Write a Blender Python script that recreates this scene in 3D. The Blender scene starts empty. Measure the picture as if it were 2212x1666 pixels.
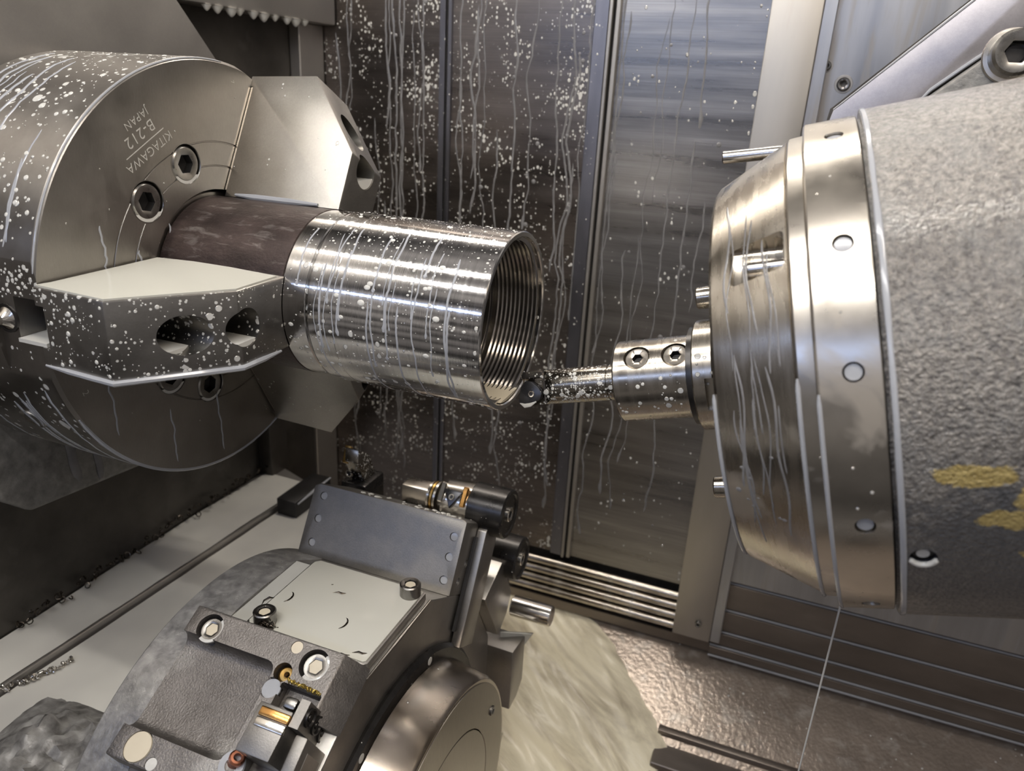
import bpy, bmesh, math, random
from mathutils import Vector, Matrix, noise as mnoise
random.seed(11)
PI = math.pi
MM = 0.001
R = math.radians
SC = bpy.context.scene
COL = SC.collection

# ------------------------------------------------------------------ camera, world, lamps, exposure
cd = bpy.data.cameras.new('camera'); cam = bpy.data.objects.new('camera', cd); COL.objects.link(cam)
cam.matrix_world = Matrix(((0.930039, -0.177477, 0.321761, 0.40705),
                           (0.363649, 0.318717, -0.875316, -0.45050),
                           (0.052798, 0.931086, 0.360959, 0.14113),
                           (0, 0, 0, 1)))
cd.sensor_width = 36.0; cd.sensor_fit = 'HORIZONTAL'; cd.lens = 26.676
cd.clip_start = 0.01; cd.clip_end = 20
cd.dof.use_dof = True; cd.dof.focus_distance = 0.51; cd.dof.aperture_fstop = 9.0
SC.camera = cam
SC.view_settings.view_transform = 'Standard'; SC.view_settings.look = 'None'
SC.view_settings.gamma = 1.0; SC.view_settings.use_curve_mapping = False
SC.view_settings.exposure = 0.5

w = bpy.data.worlds.new('world'); SC.world = w; w.use_nodes = True
wn = w.node_tree; wn.nodes.clear()
wo = wn.nodes.new('ShaderNodeOutputWorld'); wb = wn.nodes.new('ShaderNodeBackground')
wt = wn.nodes.new('ShaderNodeTexCoord'); wm = wn.nodes.new('ShaderNodeMapping'); wz = wn.nodes.new('ShaderNodeTexNoise')
wr = wn.nodes.new('ShaderNodeValToRGB')
wm.inputs['Scale'].default_value = (1.5, 1.5, 7.0)
wz.inputs['Scale'].default_value = 1.5; wz.inputs['Detail'].default_value = 2
wr.color_ramp.elements[0].position = 0.40; wr.color_ramp.elements[0].color = (0.035, 0.033, 0.033, 1)
wr.color_ramp.elements[1].position = 0.66; wr.color_ramp.elements[1].color = (0.57, 0.53, 0.505, 1)
wn.links.new(wt.outputs['Generated'], wm.inputs['Vector']); wn.links.new(wm.outputs['Vector'], wz.inputs['Vector'])
wn.links.new(wz.outputs['Fac'], wr.inputs['Fac']); ws = wn.nodes.new('ShaderNodeSeparateXYZ'); wg_ = wn.nodes.new('ShaderNodeMapRange'); wx = wn.nodes.new('ShaderNodeVectorMath')
wg_.inputs['From Min'].default_value = -0.45; wg_.inputs['From Max'].default_value = 0.25; wg_.inputs['To Min'].default_value = 0.34; wg_.inputs['To Max'].default_value = 1.0
wx.operation = 'SCALE'
wn.links.new(wt.outputs['Generated'], ws.inputs[0]); wn.links.new(ws.outputs['Z'], wg_.inputs['Value'])
wn.links.new(wr.outputs['Color'], wx.inputs[0]); wn.links.new(wg_.outputs[0], wx.inputs['Scale']); wn.links.new(wx.outputs[0], wb.inputs['Color'])
wb.inputs['Strength'].default_value = 0.88
wn.links.new(wb.outputs['Background'], wo.inputs['Surface'])

def area(name, loc, target, sx, sy, power, color):
    ld = bpy.data.lights.new(name, 'AREA'); ld.shape = 'RECTANGLE'; ld.size = sx * MM; ld.size_y = sy * MM
    ld.energy = power; ld.color = color
    o = bpy.data.objects.new(name, ld); COL.objects.link(o)
    o.location = Vector(loc) * MM
    d = (Vector(target) - Vector(loc)).normalized()
    z = -d; x = Vector((1, 0, 0)); x = (x - z * x.dot(z)).normalized(); y = z.cross(x)
    m = Matrix((x, y, z)).transposed().to_4x4(); m.translation = o.location; o.matrix_world = m
    return o
LAMPS = [
    ('lamp_strip_back', (-100, 300, 520), (100, 0, 0), 1300, 24, 4.6, (1.0, 0.93, 0.84)),
    ('lamp_strip_top', (-100, -300, 690), (100, 0, 0), 1500, 22, 4.4, (1.0, 0.96, 0.91)),
    ('lamp_strip_front', (-100, -560, 620), (100, 0, 0), 1500, 22, 4.4, (1.0, 0.98, 0.95)),
    ('door_window_daylight', (-250, -900, 330), (100, 0, -50), 1600, 26, 1.5, (0.45, 0.60, 1.0)),
    ('cabin_lamp_warm', (640, -360, 700), (480, 60, -60), 360, 110, 1.5, (1.0, 0.87, 0.72)),
]
for L in LAMPS: area(*L)

# ------------------------------------------------------------------ materials
def new_mat(name):
    m = bpy.data.materials.new(name); m.use_nodes = True; nt = m.node_tree; nt.nodes.clear()
    return m, nt
def nd(nt, typ, **kw):
    n = nt.nodes.new(typ)
    for k, v in kw.items():
        if k == 'ins':
            for a, b in v.items():
                if isinstance(b, bpy.types.NodeSocket): nt.links.new(b, n.inputs[a])
                else: n.inputs[a].default_value = b
        else: setattr(n, k, v)
    return n
def math_(nt, op, a, b=None, clamp=False):
    ins = {0: a}
    if b is not None: ins[1] = b
    return nd(nt, 'ShaderNodeMath', operation=op, use_clamp=clamp, ins=ins).outputs[0]
def ramp(nt, fac, p0, p1):
    n = nd(nt, 'ShaderNodeMapRange', ins={'Value': fac, 'From Min': p0, 'From Max': p1}); n.clamp = True
    return n.outputs[0]
def mixc(nt, fac, a, b):
    n = nd(nt, 'ShaderNodeMix', data_type='RGBA')
    for i, v in ((0, fac), (6, a), (7, b)):
        if isinstance(v, bpy.types.NodeSocket): nt.links.new(v, n.inputs[i])
        else: n.inputs[i].default_value = v if i == 0 else (*v, 1)
    return n.outputs[2]
def mixf(nt, fac, a, b):
    n = nd(nt, 'ShaderNodeMix', data_type='FLOAT')
    for i, v in ((0, fac), (2, a), (3, b)):
        if isinstance(v, bpy.types.NodeSocket): nt.links.new(v, n.inputs[i])
        else: n.inputs[i].default_value = v
    return n.outputs[0]
MILK = (0.60, 0.59, 0.555)

def splat_mask(nt, vec, scale, size, thresh, stretch=1.0, clump=0.0):
    """round drops of random size: one candidate drop per voronoi cell"""
    mp = nd(nt, 'ShaderNodeMapping', ins={'Vector': vec, 'Scale': (scale, scale, scale * stretch)}).outputs[0]
    v = nd(nt, 'ShaderNodeTexVoronoi', ins={'Vector': mp, 'Scale': 1.0, 'Randomness': 0.9})
    c = nd(nt, 'ShaderNodeSeparateColor', ins={0: v.outputs['Color']}).outputs[0]
    th = thresh
    if clump:
        cn = nd(nt, 'ShaderNodeTexNoise', ins={'Vector': vec, 'Scale': 22.0, 'Detail': 1.0}).outputs['Fac']
        th = math_(nt, 'SUBTRACT', thresh + clump * 0.5, math_(nt, 'MULTIPLY', cn, clump))
    rad = math_(nt, 'MULTIPLY', math_(nt, 'MAXIMUM', math_(nt, 'SUBTRACT', c, th), 0.0), size)
    dif = math_(nt, 'SUBTRACT', rad, v.outputs['Distance'])
    return ramp(nt, dif, 0.0, 0.06)

def steel(name, col, rough=0.35, metal=1.0, var=0.25, vscale=40.0, vstretch=(1, 1, 1), grain=0.0, gscale=(300, 300, 300),
          aniso=0.0, axis='X', splats=(), stain=None, bump=0.0, bscale=900.0, film=None, rvar=0.12, spec=0.5):
    m, nt = new_mat(name)
    tc = nd(nt, 'ShaderNodeTexCoord').outputs['Object']
    mp = nd(nt, 'ShaderNodeMapping', ins={'Vector': tc, 'Scale': vstretch}).outputs[0]
    n1 = nd(nt, 'ShaderNodeTexNoise', ins={'Vector': mp, 'Scale': vscale, 'Detail': 5.0, 'Roughness': 0.6}).outputs['Fac']
    k = ramp(nt, n1, 0.3, 0.7)
    dark = tuple(c * (1 - var) for c in col); lite = tuple(min(1, c * (1 + var)) for c in col)
    base = mixc(nt, k, dark, lite)
    rg = mixf(nt, k, max(0.03, rough - rvar * 0.5), min(1, rough + rvar * 0.5))
    hgt = None
    if grain:
        gm = nd(nt, 'ShaderNodeMapping', ins={'Vector': tc, 'Scale': gscale}).outputs[0]
        g = nd(nt, 'ShaderNodeTexNoise', ins={'Vector': gm, 'Scale': 1.0, 'Detail': 3.0, 'Roughness': 0.7}).outputs['Fac']
        gk = ramp(nt, g, 0.3, 0.7)
        base = mixc(nt, math_(nt, 'MULTIPLY', gk, grain), base, tuple(c * 0.35 for c in col))
        hgt = math_(nt, 'MULTIPLY', gk, 0.25)
    if stain:
        sc, lo, hi, colr, amt, strx = stain
        sm = nd(nt, 'ShaderNodeMapping', ins={'Vector': tc, 'Scale': strx}).outputs[0]
        s = nd(nt, 'ShaderNodeTexNoise', ins={'Vector': sm, 'Scale': sc, 'Detail': 4.0, 'Roughness': 0.6, 'Distortion': 0.6}).outputs['Fac']
        sk = math_(nt, 'MULTIPLY', ramp(nt, s, lo, hi), amt)
        base = mixc(nt, sk, base, colr); metal = mixf(nt, sk, metal, 0.1); rg = mixf(nt, sk, rg, 0.35)
    if bump:
        b = nd(nt, 'ShaderNodeTexNoise', ins={'Vector': tc, 'Scale': bscale, 'Detail': 3.0}).outputs['Fac']
        bb = math_(nt, 'MULTIPLY', b, 1.0)
        hgt = bb if hgt is None else math_(nt, 'ADD', hgt, bb)
    if film:                                        # thin patchy coolant film
        sc, lo, hi, amt = film
        s = nd(nt, 'ShaderNodeTexNoise', ins={'Vector': mp, 'Scale': sc, 'Detail': 4.0, 'Distortion': 0.4}).outputs['Fac']
        sk = math_(nt, 'MULTIPLY', ramp(nt, s, lo, hi), amt)
        base = mixc(nt, sk, base, MILK); metal = mixf(nt, sk, metal, 0.0); rg = mixf(nt, sk, rg, 0.15)
    mask = None
    for sp in splats:
        q = splat_mask(nt, tc, *sp)
        mask = q if mask is None else math_(nt, 'MAXIMUM', mask, q)
    if mask is not None:
        base = mixc(nt, mask, base, MILK); metal = mixf(nt, mask, metal, 0.0); rg = mixf(nt, mask, rg, 0.12)
    ins = {'Base Color': base, 'Metallic': metal, 'Roughness': rg}
    if aniso:
        ins['Anisotropic'] = aniso; ins['Anisotropic Rotation'] = 0.25
        ins['Tangent'] = nd(nt, 'ShaderNodeTangent', direction_type='RADIAL', axis=axis).outputs[0]
    nrm = None
    if hgt is not None:
        nrm = nd(nt, 'ShaderNodeBump', ins={'Strength': max(bump, 0.12 if grain else 0.0), 'Distance': 0.0006, 'Height': hgt}).outputs[0]
    if mask is not None:
        i2 = {'Strength': 0.6, 'Distance': 0.001, 'Height': mask}
        if nrm is not None: i2['Normal'] = nrm
        nrm = nd(nt, 'ShaderNodeBump', ins=i2).outputs[0]
    if nrm is not None: ins['Normal'] = nrm
    bs = nd(nt, 'ShaderNodeBsdfPrincipled', ins=ins)
    bs.inputs['Specular IOR Level'].default_value = spec
    nd(nt, 'ShaderNodeOutputMaterial', ins={'Surface': bs.outputs[0]})
    return m

M = {}
M['ground'] = steel('ground_steel', (0.33, 0.31, 0.285), 0.36, var=0.10, vscale=30, grain=0.12, gscale=(900, 900, 200),
                    splats=((170, 0.8, 0.80),), stain=(18, 0.55, 0.75, (0.30, 0.27, 0.23), 0.35, (1, 1, 0.3)))
M['rim'] = steel('chuck_rim_steel', (0.30, 0.285, 0.27), 0.33, var=0.18, vscale=40, aniso=0.5,
                 splats=((110, 1.3, 0.66, 1.0, 0.6), (260, 1.2, 0.62, 1.0, 0.6)))
M['jaw'] = steel('jaw_steel', (0.31, 0.295, 0.275), 0.38, var=0.12, vscale=30, grain=0.15, gscale=(700, 200, 700),
                 splats=((210, 1.3, 0.66, 1.0, 0.6), (480, 1.3, 0.64, 1.0, 0.6)))
M['jaw_clean'] = steel('wiped_jaw_steel', (0.36, 0.34, 0.31), 0.40, var=0.12, vscale=30, grain=0.15, gscale=(700, 200, 700),
                       splats=((240, 0.9, 0.72, 1.0, 0.6),))
M['tube'] = steel('turned_steel', (0.60, 0.585, 0.57), 0.11, var=0.10, vscale=20, vstretch=(20, 1, 1), aniso=0.75, axis='X',
                  grain=0.10, gscale=(2500, 4, 4), rvar=0.08, splats=((210, 1.1, 0.70, 0.8, 0.9),))
M['thread'] = steel('cut_thread_steel', (0.68, 0.66, 0.64), 0.16, var=0.1, rvar=0.05)
M['bore'] = steel('bored_steel', (0.45, 0.43, 0.40), 0.22, var=0.15, aniso=0.7, rvar=0.05, splats=((150, 0.9, 0.7),))
M['scale'] = steel('mill_scale', (0.062, 0.044, 0.040), 0.42, metal=0.55, var=0.5, vscale=55, vstretch=(0.5, 1, 1), grain=0.4,
                   gscale=(150, 500, 500), bump=0.35, bscale=500, stain=(110, 0.55, 0.72, (0.26, 0.235, 0.22), 0.45, (0.5, 1.6, 1.6)))
M['spin'] = steel('spindle_nose_steel', (0.46, 0.42, 0.36), 0.27, var=0.10, vscale=25, vstretch=(8, 1, 1), aniso=0.7, axis='X', grain=0.12,
                  gscale=(1500, 10, 10), stain=(16, 0.50, 0.58, (0.42, 0.37, 0.30), 0.40, (1, 1, 1)))
M['ring'] = steel('spindle_ring_steel', (0.56, 0.52, 0.46), 0.30, var=0.12, vscale=30, aniso=0.55, axis='X',
                  stain=(22, 0.56, 0.64, (0.36, 0.31, 0.25), 0.45, (1, 1, 1)), splats=((160, 0.7, 0.74),))
M['cover'] = steel('way_cover_sheet', (0.235, 0.208, 0.190), 0.30, var=0.30, vscale=12, vstretch=(0.4, 1, 3), grain=0.35, gscale=(6, 40, 900), spec=0.5,
                   splats=((210, 0.9, 0.62, 0.8, 1.2), (380, 1.0, 0.56, 0.85, 1.2), (120, 0.6, 0.74, 0.7, 0.9)))
M['cover_bright'] = steel('brushed_cover_sheet', (0.37, 0.355, 0.34), 0.30, var=0.35, vscale=14, vstretch=(0.25, 1, 4), grain=0.45, gscale=(5, 40, 1100),
                          splats=((230, 0.9, 0.68, 0.8, 1.0), (95, 0.6, 0.76, 0.7, 0.8)))
M['seam'] = steel('wiper_strip_steel', (0.22, 0.22, 0.25), 0.38, var=0.25, vscale=20, vstretch=(1, 1, 0.2), splats=((300, 0.9, 0.68, 0.9, 0.8),))
M['sheet'] = steel('grey_sheet_steel', (0.42, 0.40, 0.375), 0.42, metal=0.85, var=0.10, vscale=9, grain=0.08, gscale=(500, 500, 500),
                   film=(9, 0.55, 0.85, 0.12))
M['sheet_blue'] = steel('streaked_sheet_steel', (0.42, 0.42, 0.43), 0.33, metal=0.9, var=0.15, vscale=12, vstretch=(3, 1, 0.3),
                        stain=(14, 0.52, 0.62, (0.33, 0.28, 0.22), 0.5, (2.5, 1, 0.35)))
M['post'] = steel('post_sheet_steel', (0.42, 0.395, 0.36), 0.42, metal=0.85, var=0.10, vscale=10, vstretch=(2, 1, 0.4),
                  stain=(16, 0.60, 0.72, (0.33, 0.28, 0.22), 0.3, (2, 1, 0.3)))
M['arm'] = steel('arm_plate_steel', (0.42, 0.40, 0.42), 0.42, metal=0.8, var=0.12, vscale=30, grain=0.15, gscale=(600, 600, 600), film=(30, 0.5, 0.8, 0.2))
M['dark'] = steel('dark_and_shade_steel', (0.045, 0.043, 0.042), 0.45, metal=0.6, var=0.3)  # near-black steel; also painted in as shade inside sockets, holes and gaps
M['darkwall'] = steel('dark_side_sheet', (0.085, 0.078, 0.070), 0.42, metal=0.7, var=0.35, vscale=14, film=(20, 0.6, 0.9, 0.12))  # dark sheet of the left wall, lower trims and arm body
M['cast'] = steel('rough_casting', (0.17, 0.165, 0.155), 0.50, metal=0.35, var=0.35, vscale=120, bump=0.9, bscale=260, film=(40, 0.5, 0.8, 0.18))
M['black'] = steel('black_oxide_steel', (0.055, 0.052, 0.050), 0.30, metal=0.8, var=0.3, vscale=60, splats=((260, 0.8, 0.76),))
M['bolt'] = steel('bolt_steel', (0.26, 0.25, 0.235), 0.30, var=0.2, vscale=80)
M['socket'] = steel('socket_shadow_steel', (0.10, 0.095, 0.09), 0.25, var=0.2, vscale=80)
M['turret'] = steel('turret_steel', (0.43, 0.41, 0.38), 0.40, var=0.14, vscale=30, grain=0.12, gscale=(500, 500, 500), film=(25, 0.6, 0.9, 0.15))
M['block'] = steel('tool_block_steel', (0.27, 0.255, 0.235), 0.42, metal=0.85, var=0.14, vscale=45, grain=0.2, gscale=(900, 900, 900), bump=0.1, bscale=1200)
M['rough_block'] = steel('rough_forged_steel', (0.20, 0.185, 0.172), 0.42, metal=0.8, var=0.22, vscale=60, bump=0.5, bscale=800, grain=0.2, gscale=(700, 700, 700),
                         film=(16, 0.57, 0.75, 0.45))
M['wet_band'] = steel('milky_wet_casting', (0.14, 0.135, 0.138), 0.36, metal=0.4, var=0.35, vscale=70, bump=0.45, bscale=420, film=(130, 0.22, 0.85, 0.60), rvar=0.1)
M['mound'] = steel('mottled_wet_casting', (0.10, 0.092, 0.088), 0.55, metal=0.2, var=0.5, vscale=90, bump=0.8, bscale=240, film=(90, 0.28, 0.80, 0.6), rvar=0.1)
M['capring'] = steel('turret_cap_steel', (0.42, 0.37, 0.32), 0.24, var=0.12, vscale=18, splats=((150, 0.7, 0.74),), film=(14, 0.52, 0.66, 0.55), aniso=0.4)
M['capface'] = steel('turret_cap_face_steel', (0.36, 0.33, 0.285), 0.36, var=0.16, vscale=24, vstretch=(1, 1, 0.3), grain=0.15, gscale=(600, 600, 120))
M['chrome'] = steel('bright_steel', (0.66, 0.63, 0.58), 0.18, var=0.1, rvar=0.05)
M['rail'] = steel('wet_rail_steel', (0.50, 0.45, 0.38), 0.2, var=0.35, vscale=30, film=(60, 0.55, 0.7, 0.3))
M['brass'] = steel('brass', (0.52, 0.33, 0.11), 0.35, var=0.3, vscale=120)
M['copper'] = steel('copper', (0.50, 0.20, 0.12), 0.3, var=0.2, vscale=120)
M['carbide'] = steel('coated_carbide', (0.07, 0.07, 0.075), 0.3, metal=0.7, var=0.2, splats=((260, 0.9, 0.74),))
M['chip'] = steel('steel_chip', (0.10, 0.085, 0.07), 0.25, var=0.6, vscale=500)
M['engrave'] = steel('engraved_bright_steel', (0.62, 0.60, 0.56), 0.45, metal=0.4, var=0.1)
M['holder'] = steel('tool_holder_steel', (0.42, 0.385, 0.335), 0.27, var=0.12, vscale=25, vstretch=(8, 1, 1), aniso=0.6, axis='X', splats=((230, 1.3, 0.70, 1.0, 1.0),))
M['bar'] = steel('boring_bar_steel', (0.26, 0.235, 0.20), 0.25, var=0.2, vscale=40, aniso=0.5, axis='X',
                 splats=((300, 1.3, 0.58, 1.0, 0.6), (700, 1.2, 0.5, 1.0, 0.6)))
M['chute'] = steel('wet_chute_sheet', (0.36, 0.30, 0.25), 0.20, metal=0.45, var=0.3, vscale=10, bump=0.9, bscale=210, film=(60, 0.54, 0.75, 0.35), splats=((190, 0.8, 0.74, 1.0, 1.0),))
M['lattice'] = steel('stepped_cover_sheet', (0.22, 0.19, 0.165), 0.36, metal=0.8, var=0.25, vscale=14, vstretch=(0.4, 1, 1), film=(30, 0.6, 0.9, 0.12))
M['gold_scrap'] = steel('gold_chip', (0.55, 0.42, 0.12), 0.35, var=0.5, vscale=400, bump=0.8, bscale=700)
M['orange'] = steel('heat_tinted_steel', (0.55, 0.30, 0.10), 0.2, var=0.3, vscale=60)

def milk(name, col=MILK, rough=0.10, var=0.06, vscale=20.0, bump=0.0, bscale=200.0, dark=None):
    m, nt = new_mat(name)
    tc = nd(nt, 'ShaderNodeTexCoord').outputs['Object']
    n = nd(nt, 'ShaderNodeTexNoise', ins={'Vector': tc, 'Scale': vscale, 'Detail': 3.0}).outputs['Fac']
    k = ramp(nt, n, 0.3, 0.7)
    c = mixc(nt, k, tuple(x * (1 - var) for x in col) if dark is None else dark, tuple(min(1, x * (1 + var)) for x in col))
    ins = {'Base Color': c, 'Roughness': rough}
    if bump:
        b = nd(nt, 'ShaderNodeTexNoise', ins={'Vector': tc, 'Scale': bscale, 'Detail': 3.0}).outputs['Fac']
        ins['Normal'] = nd(nt, 'ShaderNodeBump', ins={'Strength': bump, 'Distance': 0.002, 'Height': b}).outputs[0]
    bs = nd(nt, 'ShaderNodeBsdfPrincipled', ins=ins)
    nd(nt, 'ShaderNodeOutputMaterial', ins={'Surface': bs.outputs[0]})
    return m
M['milk'] = milk('milky_coolant')
M['drop'] = milk('coolant_drops', (0.64, 0.63, 0.59), 0.12)
M['run'] = milk('coolant_runs', (0.20, 0.195, 0.195), 0.22, var=0.2, vscale=60)
M['bead'] = milk('coolant_beads', (0.36, 0.37, 0.395), 0.15)
M['pool'] = milk('coolant_pool', (0.55, 0.54, 0.48), 0.08, 0.05, 9)
M['pool_grey'] = milk('coolant_pool_grey', (0.47, 0.465, 0.43), 0.10, 0.10, 12)
M['cream'] = milk('cream_coolant', (0.62, 0.55, 0.42), 0.25)
M['stream'] = milk('coolant_sheet', (0.66, 0.64, 0.58), 0.15, vscale=9, dark=(0.50, 0.485, 0.45), bump=0.06, bscale=60)
def foam_mat():
    m, nt = new_mat('foaming_coolant')
    tc = nd(nt, 'ShaderNodeTexCoord').outputs['Object']
    mp = nd(nt, 'ShaderNodeMapping', ins={'Vector': tc, 'Rotation': (0, 0, 0.62)}).outputs[0]
    mp = nd(nt, 'ShaderNodeMapping', ins={'Vector': mp, 'Scale': (0.22, 1.0, 1.0)}).outputs[0]
    n1 = nd(nt, 'ShaderNodeTexNoise', ins={'Vector': mp, 'Scale': 26.0, 'Detail': 5.0, 'Roughness': 0.6, 'Distortion': 0.5}).outputs['Fac']
    n2 = nd(nt, 'ShaderNodeTexNoise', ins={'Vector': mp, 'Scale': 150.0, 'Detail': 3.0}).outputs['Fac']
    c = mixc(nt, ramp(nt, n1, 0.36, 0.54), (0.56, 0.49, 0.36), (0.96, 0.88, 0.67))
    nr = nd(nt, 'ShaderNodeBump', ins={'Strength': 0.7, 'Distance': 0.004, 'Height': math_(nt, 'ADD', n1, math_(nt, 'MULTIPLY', n2, 0.3))}).outputs[0]
    bs = nd(nt, 'ShaderNodeBsdfPrincipled', ins={'Base Color': c, 'Roughness': 0.3, 'Normal': nr})
    nd(nt, 'ShaderNodeOutputMaterial', ins={'Surface': bs.outputs[0]}); return m
M['foam'] = foam_mat()

def housing_mat():
    """cast spindle housing: grey gritty paint with chipped yellow primer low on the near side"""
    m, nt = new_mat('spindle_housing_paint')
    tc = nd(nt, 'ShaderNodeTexCoord').outputs['Object']
    n1 = nd(nt, 'ShaderNodeTexNoise', ins={'Vector': tc, 'Scale': 330.0, 'Detail': 5.0, 'Roughness': 0.75}).outputs['Fac']
    n2 = nd(nt, 'ShaderNodeTexNoise', ins={'Vector': tc, 'Scale': 34.0, 'Detail': 6.0, 'Roughness': 0.7}).outputs['Fac']
    k = ramp(nt, n1, 0.34, 0.66)
    c = mixc(nt, k, (0.065, 0.06, 0.057), (0.30, 0.278, 0.25))
    c = mixc(nt, math_(nt, 'MULTIPLY', ramp(nt, n2, 0.45, 0.62), 0.35), c, (0.22, 0.222, 0.22))
    # dark worn patch round the primer
    sx = nd(nt, 'ShaderNodeSeparateXYZ', ins={0: tc})
    def blob(cx, cz, rx, rz):
        a = math_(nt, 'DIVIDE', math_(nt, 'SUBTRACT', sx.outputs[0], cx), rx); b = math_(nt, 'DIVIDE', math_(nt, 'SUBTRACT', sx.outputs[2], cz), rz)
        return math_(nt, 'ADD', math_(nt, 'MULTIPLY', a, a), math_(nt, 'MULTIPLY', b, b))
    n3 = nd(nt, 'ShaderNodeTexNoise', ins={'Vector': tc, 'Scale': 58.0, 'Detail': 6.0, 'Roughness': 0.68}).outputs['Fac']
    nn = math_(nt, 'MULTIPLY', math_(nt, 'SUBTRACT', n3, 0.5), 5.0)
    front = math_(nt, 'LESS_THAN', sx.outputs[1], 0.0)
    w1 = ramp(nt, math_(nt, 'ADD', blob(0.092, -0.058, 0.075, 0.046), math_(nt, 'MULTIPLY', nn, 0.6)), 1.3, 0.8)
    c = mixc(nt, math_(nt, 'MULTIPLY', math_(nt, 'MULTIPLY', w1, front), 0.75), c, (0.055, 0.06, 0.07))
    y = math_(nt, 'MINIMUM', math_(nt, 'MINIMUM', blob(0.056, -0.0080, 0.020, 0.0050), blob(0.082, -0.020, 0.011, 0.015)), math_(nt, 'MINIMUM', blob(0.069, -0.030, 0.013, 0.005), blob(0.083, -0.0465, 0.012, 0.005)))
    y = ramp(nt, math_(nt, 'ADD', y, math_(nt, 'MULTIPLY', nn, 0.95)), 1.15, 0.9)
    y = math_(nt, 'MULTIPLY', y, front)
    c = mixc(nt, y, c, mixc(nt, k, (0.33, 0.24, 0.075), (0.50, 0.39, 0.15)))
    b1 = nd(nt, 'ShaderNodeTexNoise', ins={'Vector': tc, 'Scale': 560.0, 'Detail': 3.0}).outputs['Fac']
    nr = nd(nt, 'ShaderNodeBump', ins={'Strength': 0.9, 'Distance': 0.0016, 'Height': math_(nt, 'ADD', b1, math_(nt, 'MULTIPLY', n1, 0.6))}).outputs[0]
    bs = nd(nt, 'ShaderNodeBsdfPrincipled', ins={'Base Color': c, 'Roughness': mixf(nt, k, 0.42, 0.28), 'Metallic': 0.25, 'Normal': nr,
                                               'Coat Weight': 0.8, 'Coat Roughness': 0.10, 'Coat Normal': nr})
    nd(nt, 'ShaderNodeOutputMaterial', ins={'Surface': bs.outputs[0]})
    return m
M['housing'] = housing_mat()

# ------------------------------------------------------------------ mesh helpers (all lengths in millimetres)
WM = {}
def thing(name, label, cat, loc=(0, 0, 0), rot=None, group=None, kind=None):
    o = bpy.data.objects.new(name, None); COL.objects.link(o); o.empty_display_size = 0.02
    m = (rot.to_4x4() if rot else Matrix.Identity(4)); m.translation = Vector(loc) * MM
    o.matrix_world = m; WM[o.name] = m.copy()
    tag(o, label, cat, group, kind); return o
def tag(o, label=None, cat=None, group=None, kind=None):
    if label: o['label'] = label
    if cat: o['category'] = cat
    if group: o['group'] = group
    if kind: o['kind'] = kind
    return o
def finish(me, angle=32):
    for p in me.polygons: p.use_smooth = True
    me.set_sharp_from_angle(angle=R(angle))
def obj(name, bm, mat, parent=None, frame=None, origin=None, kind=None, label=None, angle=32, cat=None, group=None):
    """bm holds world mm, or mm in `frame` (a 4x4 in mm). Linked as ONE mesh object."""
    if frame is not None:
        bm.transform(frame)
        if frame.determinant() < 0: bmesh.ops.reverse_faces(bm, faces=bm.faces[:])
    two = any(f.material_index for f in bm.faces)
    if origin is None and parent is None:
        lo = [min(v.co[i] for v in bm.verts) for i in range(3)]; hi = [max(v.co[i] for v in bm.verts) for i in range(3)]
        origin = ((lo[0] + hi[0]) / 2, (lo[1] + hi[1]) / 2, lo[2])
    bm.transform(Matrix.Diagonal((MM, MM, MM, 1)))
    if parent is not None:
        pm = WM[parent.name]; bm.transform(pm.inverted()); mw = pm
    else:
        mw = Matrix.Translation(Vector(origin) * MM); bm.transform(mw.inverted())
    me = bpy.data.meshes.new(name); bm.to_mesh(me); bm.free(); finish(me, angle)
    me.materials.append(mat)
    if two: me.materials.append(M['dark'])  # second slot: dark tone painted in as socket shade
    o = bpy.data.objects.new(name, me); COL.objects.link(o)
    if parent is not None:
        o.parent = parent
        o.matrix_parent_inverse = Matrix.Identity(4)
    else: o.matrix_world = mw
    WM[o.name] = mw.copy()
    tag(o, label, cat, group, kind)
    return o
def dup(o, parent, mat_world):
    """a copy of a mesh part placed by a world matrix (metres)"""
    c = o.copy(); COL.objects.link(c); c.parent = parent; c.matrix_parent_inverse = Matrix.Identity(4)
    c.matrix_basis = (WM[parent.name].inverted() @ mat_world) if parent is not None else mat_world
    WM[c.name] = mat_world.copy(); return c
def B(): return bmesh.new()
def merge(bm, other):
    me = bpy.data.meshes.new('tmp'); other.to_mesh(me); other.free(); bm.from_mesh(me); bpy.data.meshes.remove(me); return bm
def prism(pts, vec, bm=None):
    bm = bm or B(); vec = Vector(vec)
    a = [bm.verts.new(Vector(p)) for p in pts]; b = [bm.verts.new(Vector(p) + vec) for p in pts]
    n = len(pts); fs = [bm.faces.new(a), bm.faces.new(b[::-1])]
    for i in range(n): fs.append(bm.faces.new((a[i], b[i], b[(i + 1) % n], a[(i + 1) % n])))
    bmesh.ops.recalc_face_normals(bm, faces=fs); return bm
def box(lo, hi, bm=None):
    return prism([(lo[0], lo[1], lo[2]), (hi[0], lo[1], lo[2]), (hi[0], hi[1], lo[2]), (lo[0], hi[1], lo[2])], (0, 0, hi[2] - lo[2]), bm)
def bevel(bm, off, seg=2, ang=25):
    es = [e for e in bm.edges if len(e.link_faces) == 2 and e.calc_face_angle(0) > R(ang)]
    bmesh.ops.bevel(bm, geom=es, offset=off, segments=seg, profile=0.5, affect='EDGES', clamp_overlap=True); return bm
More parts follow.
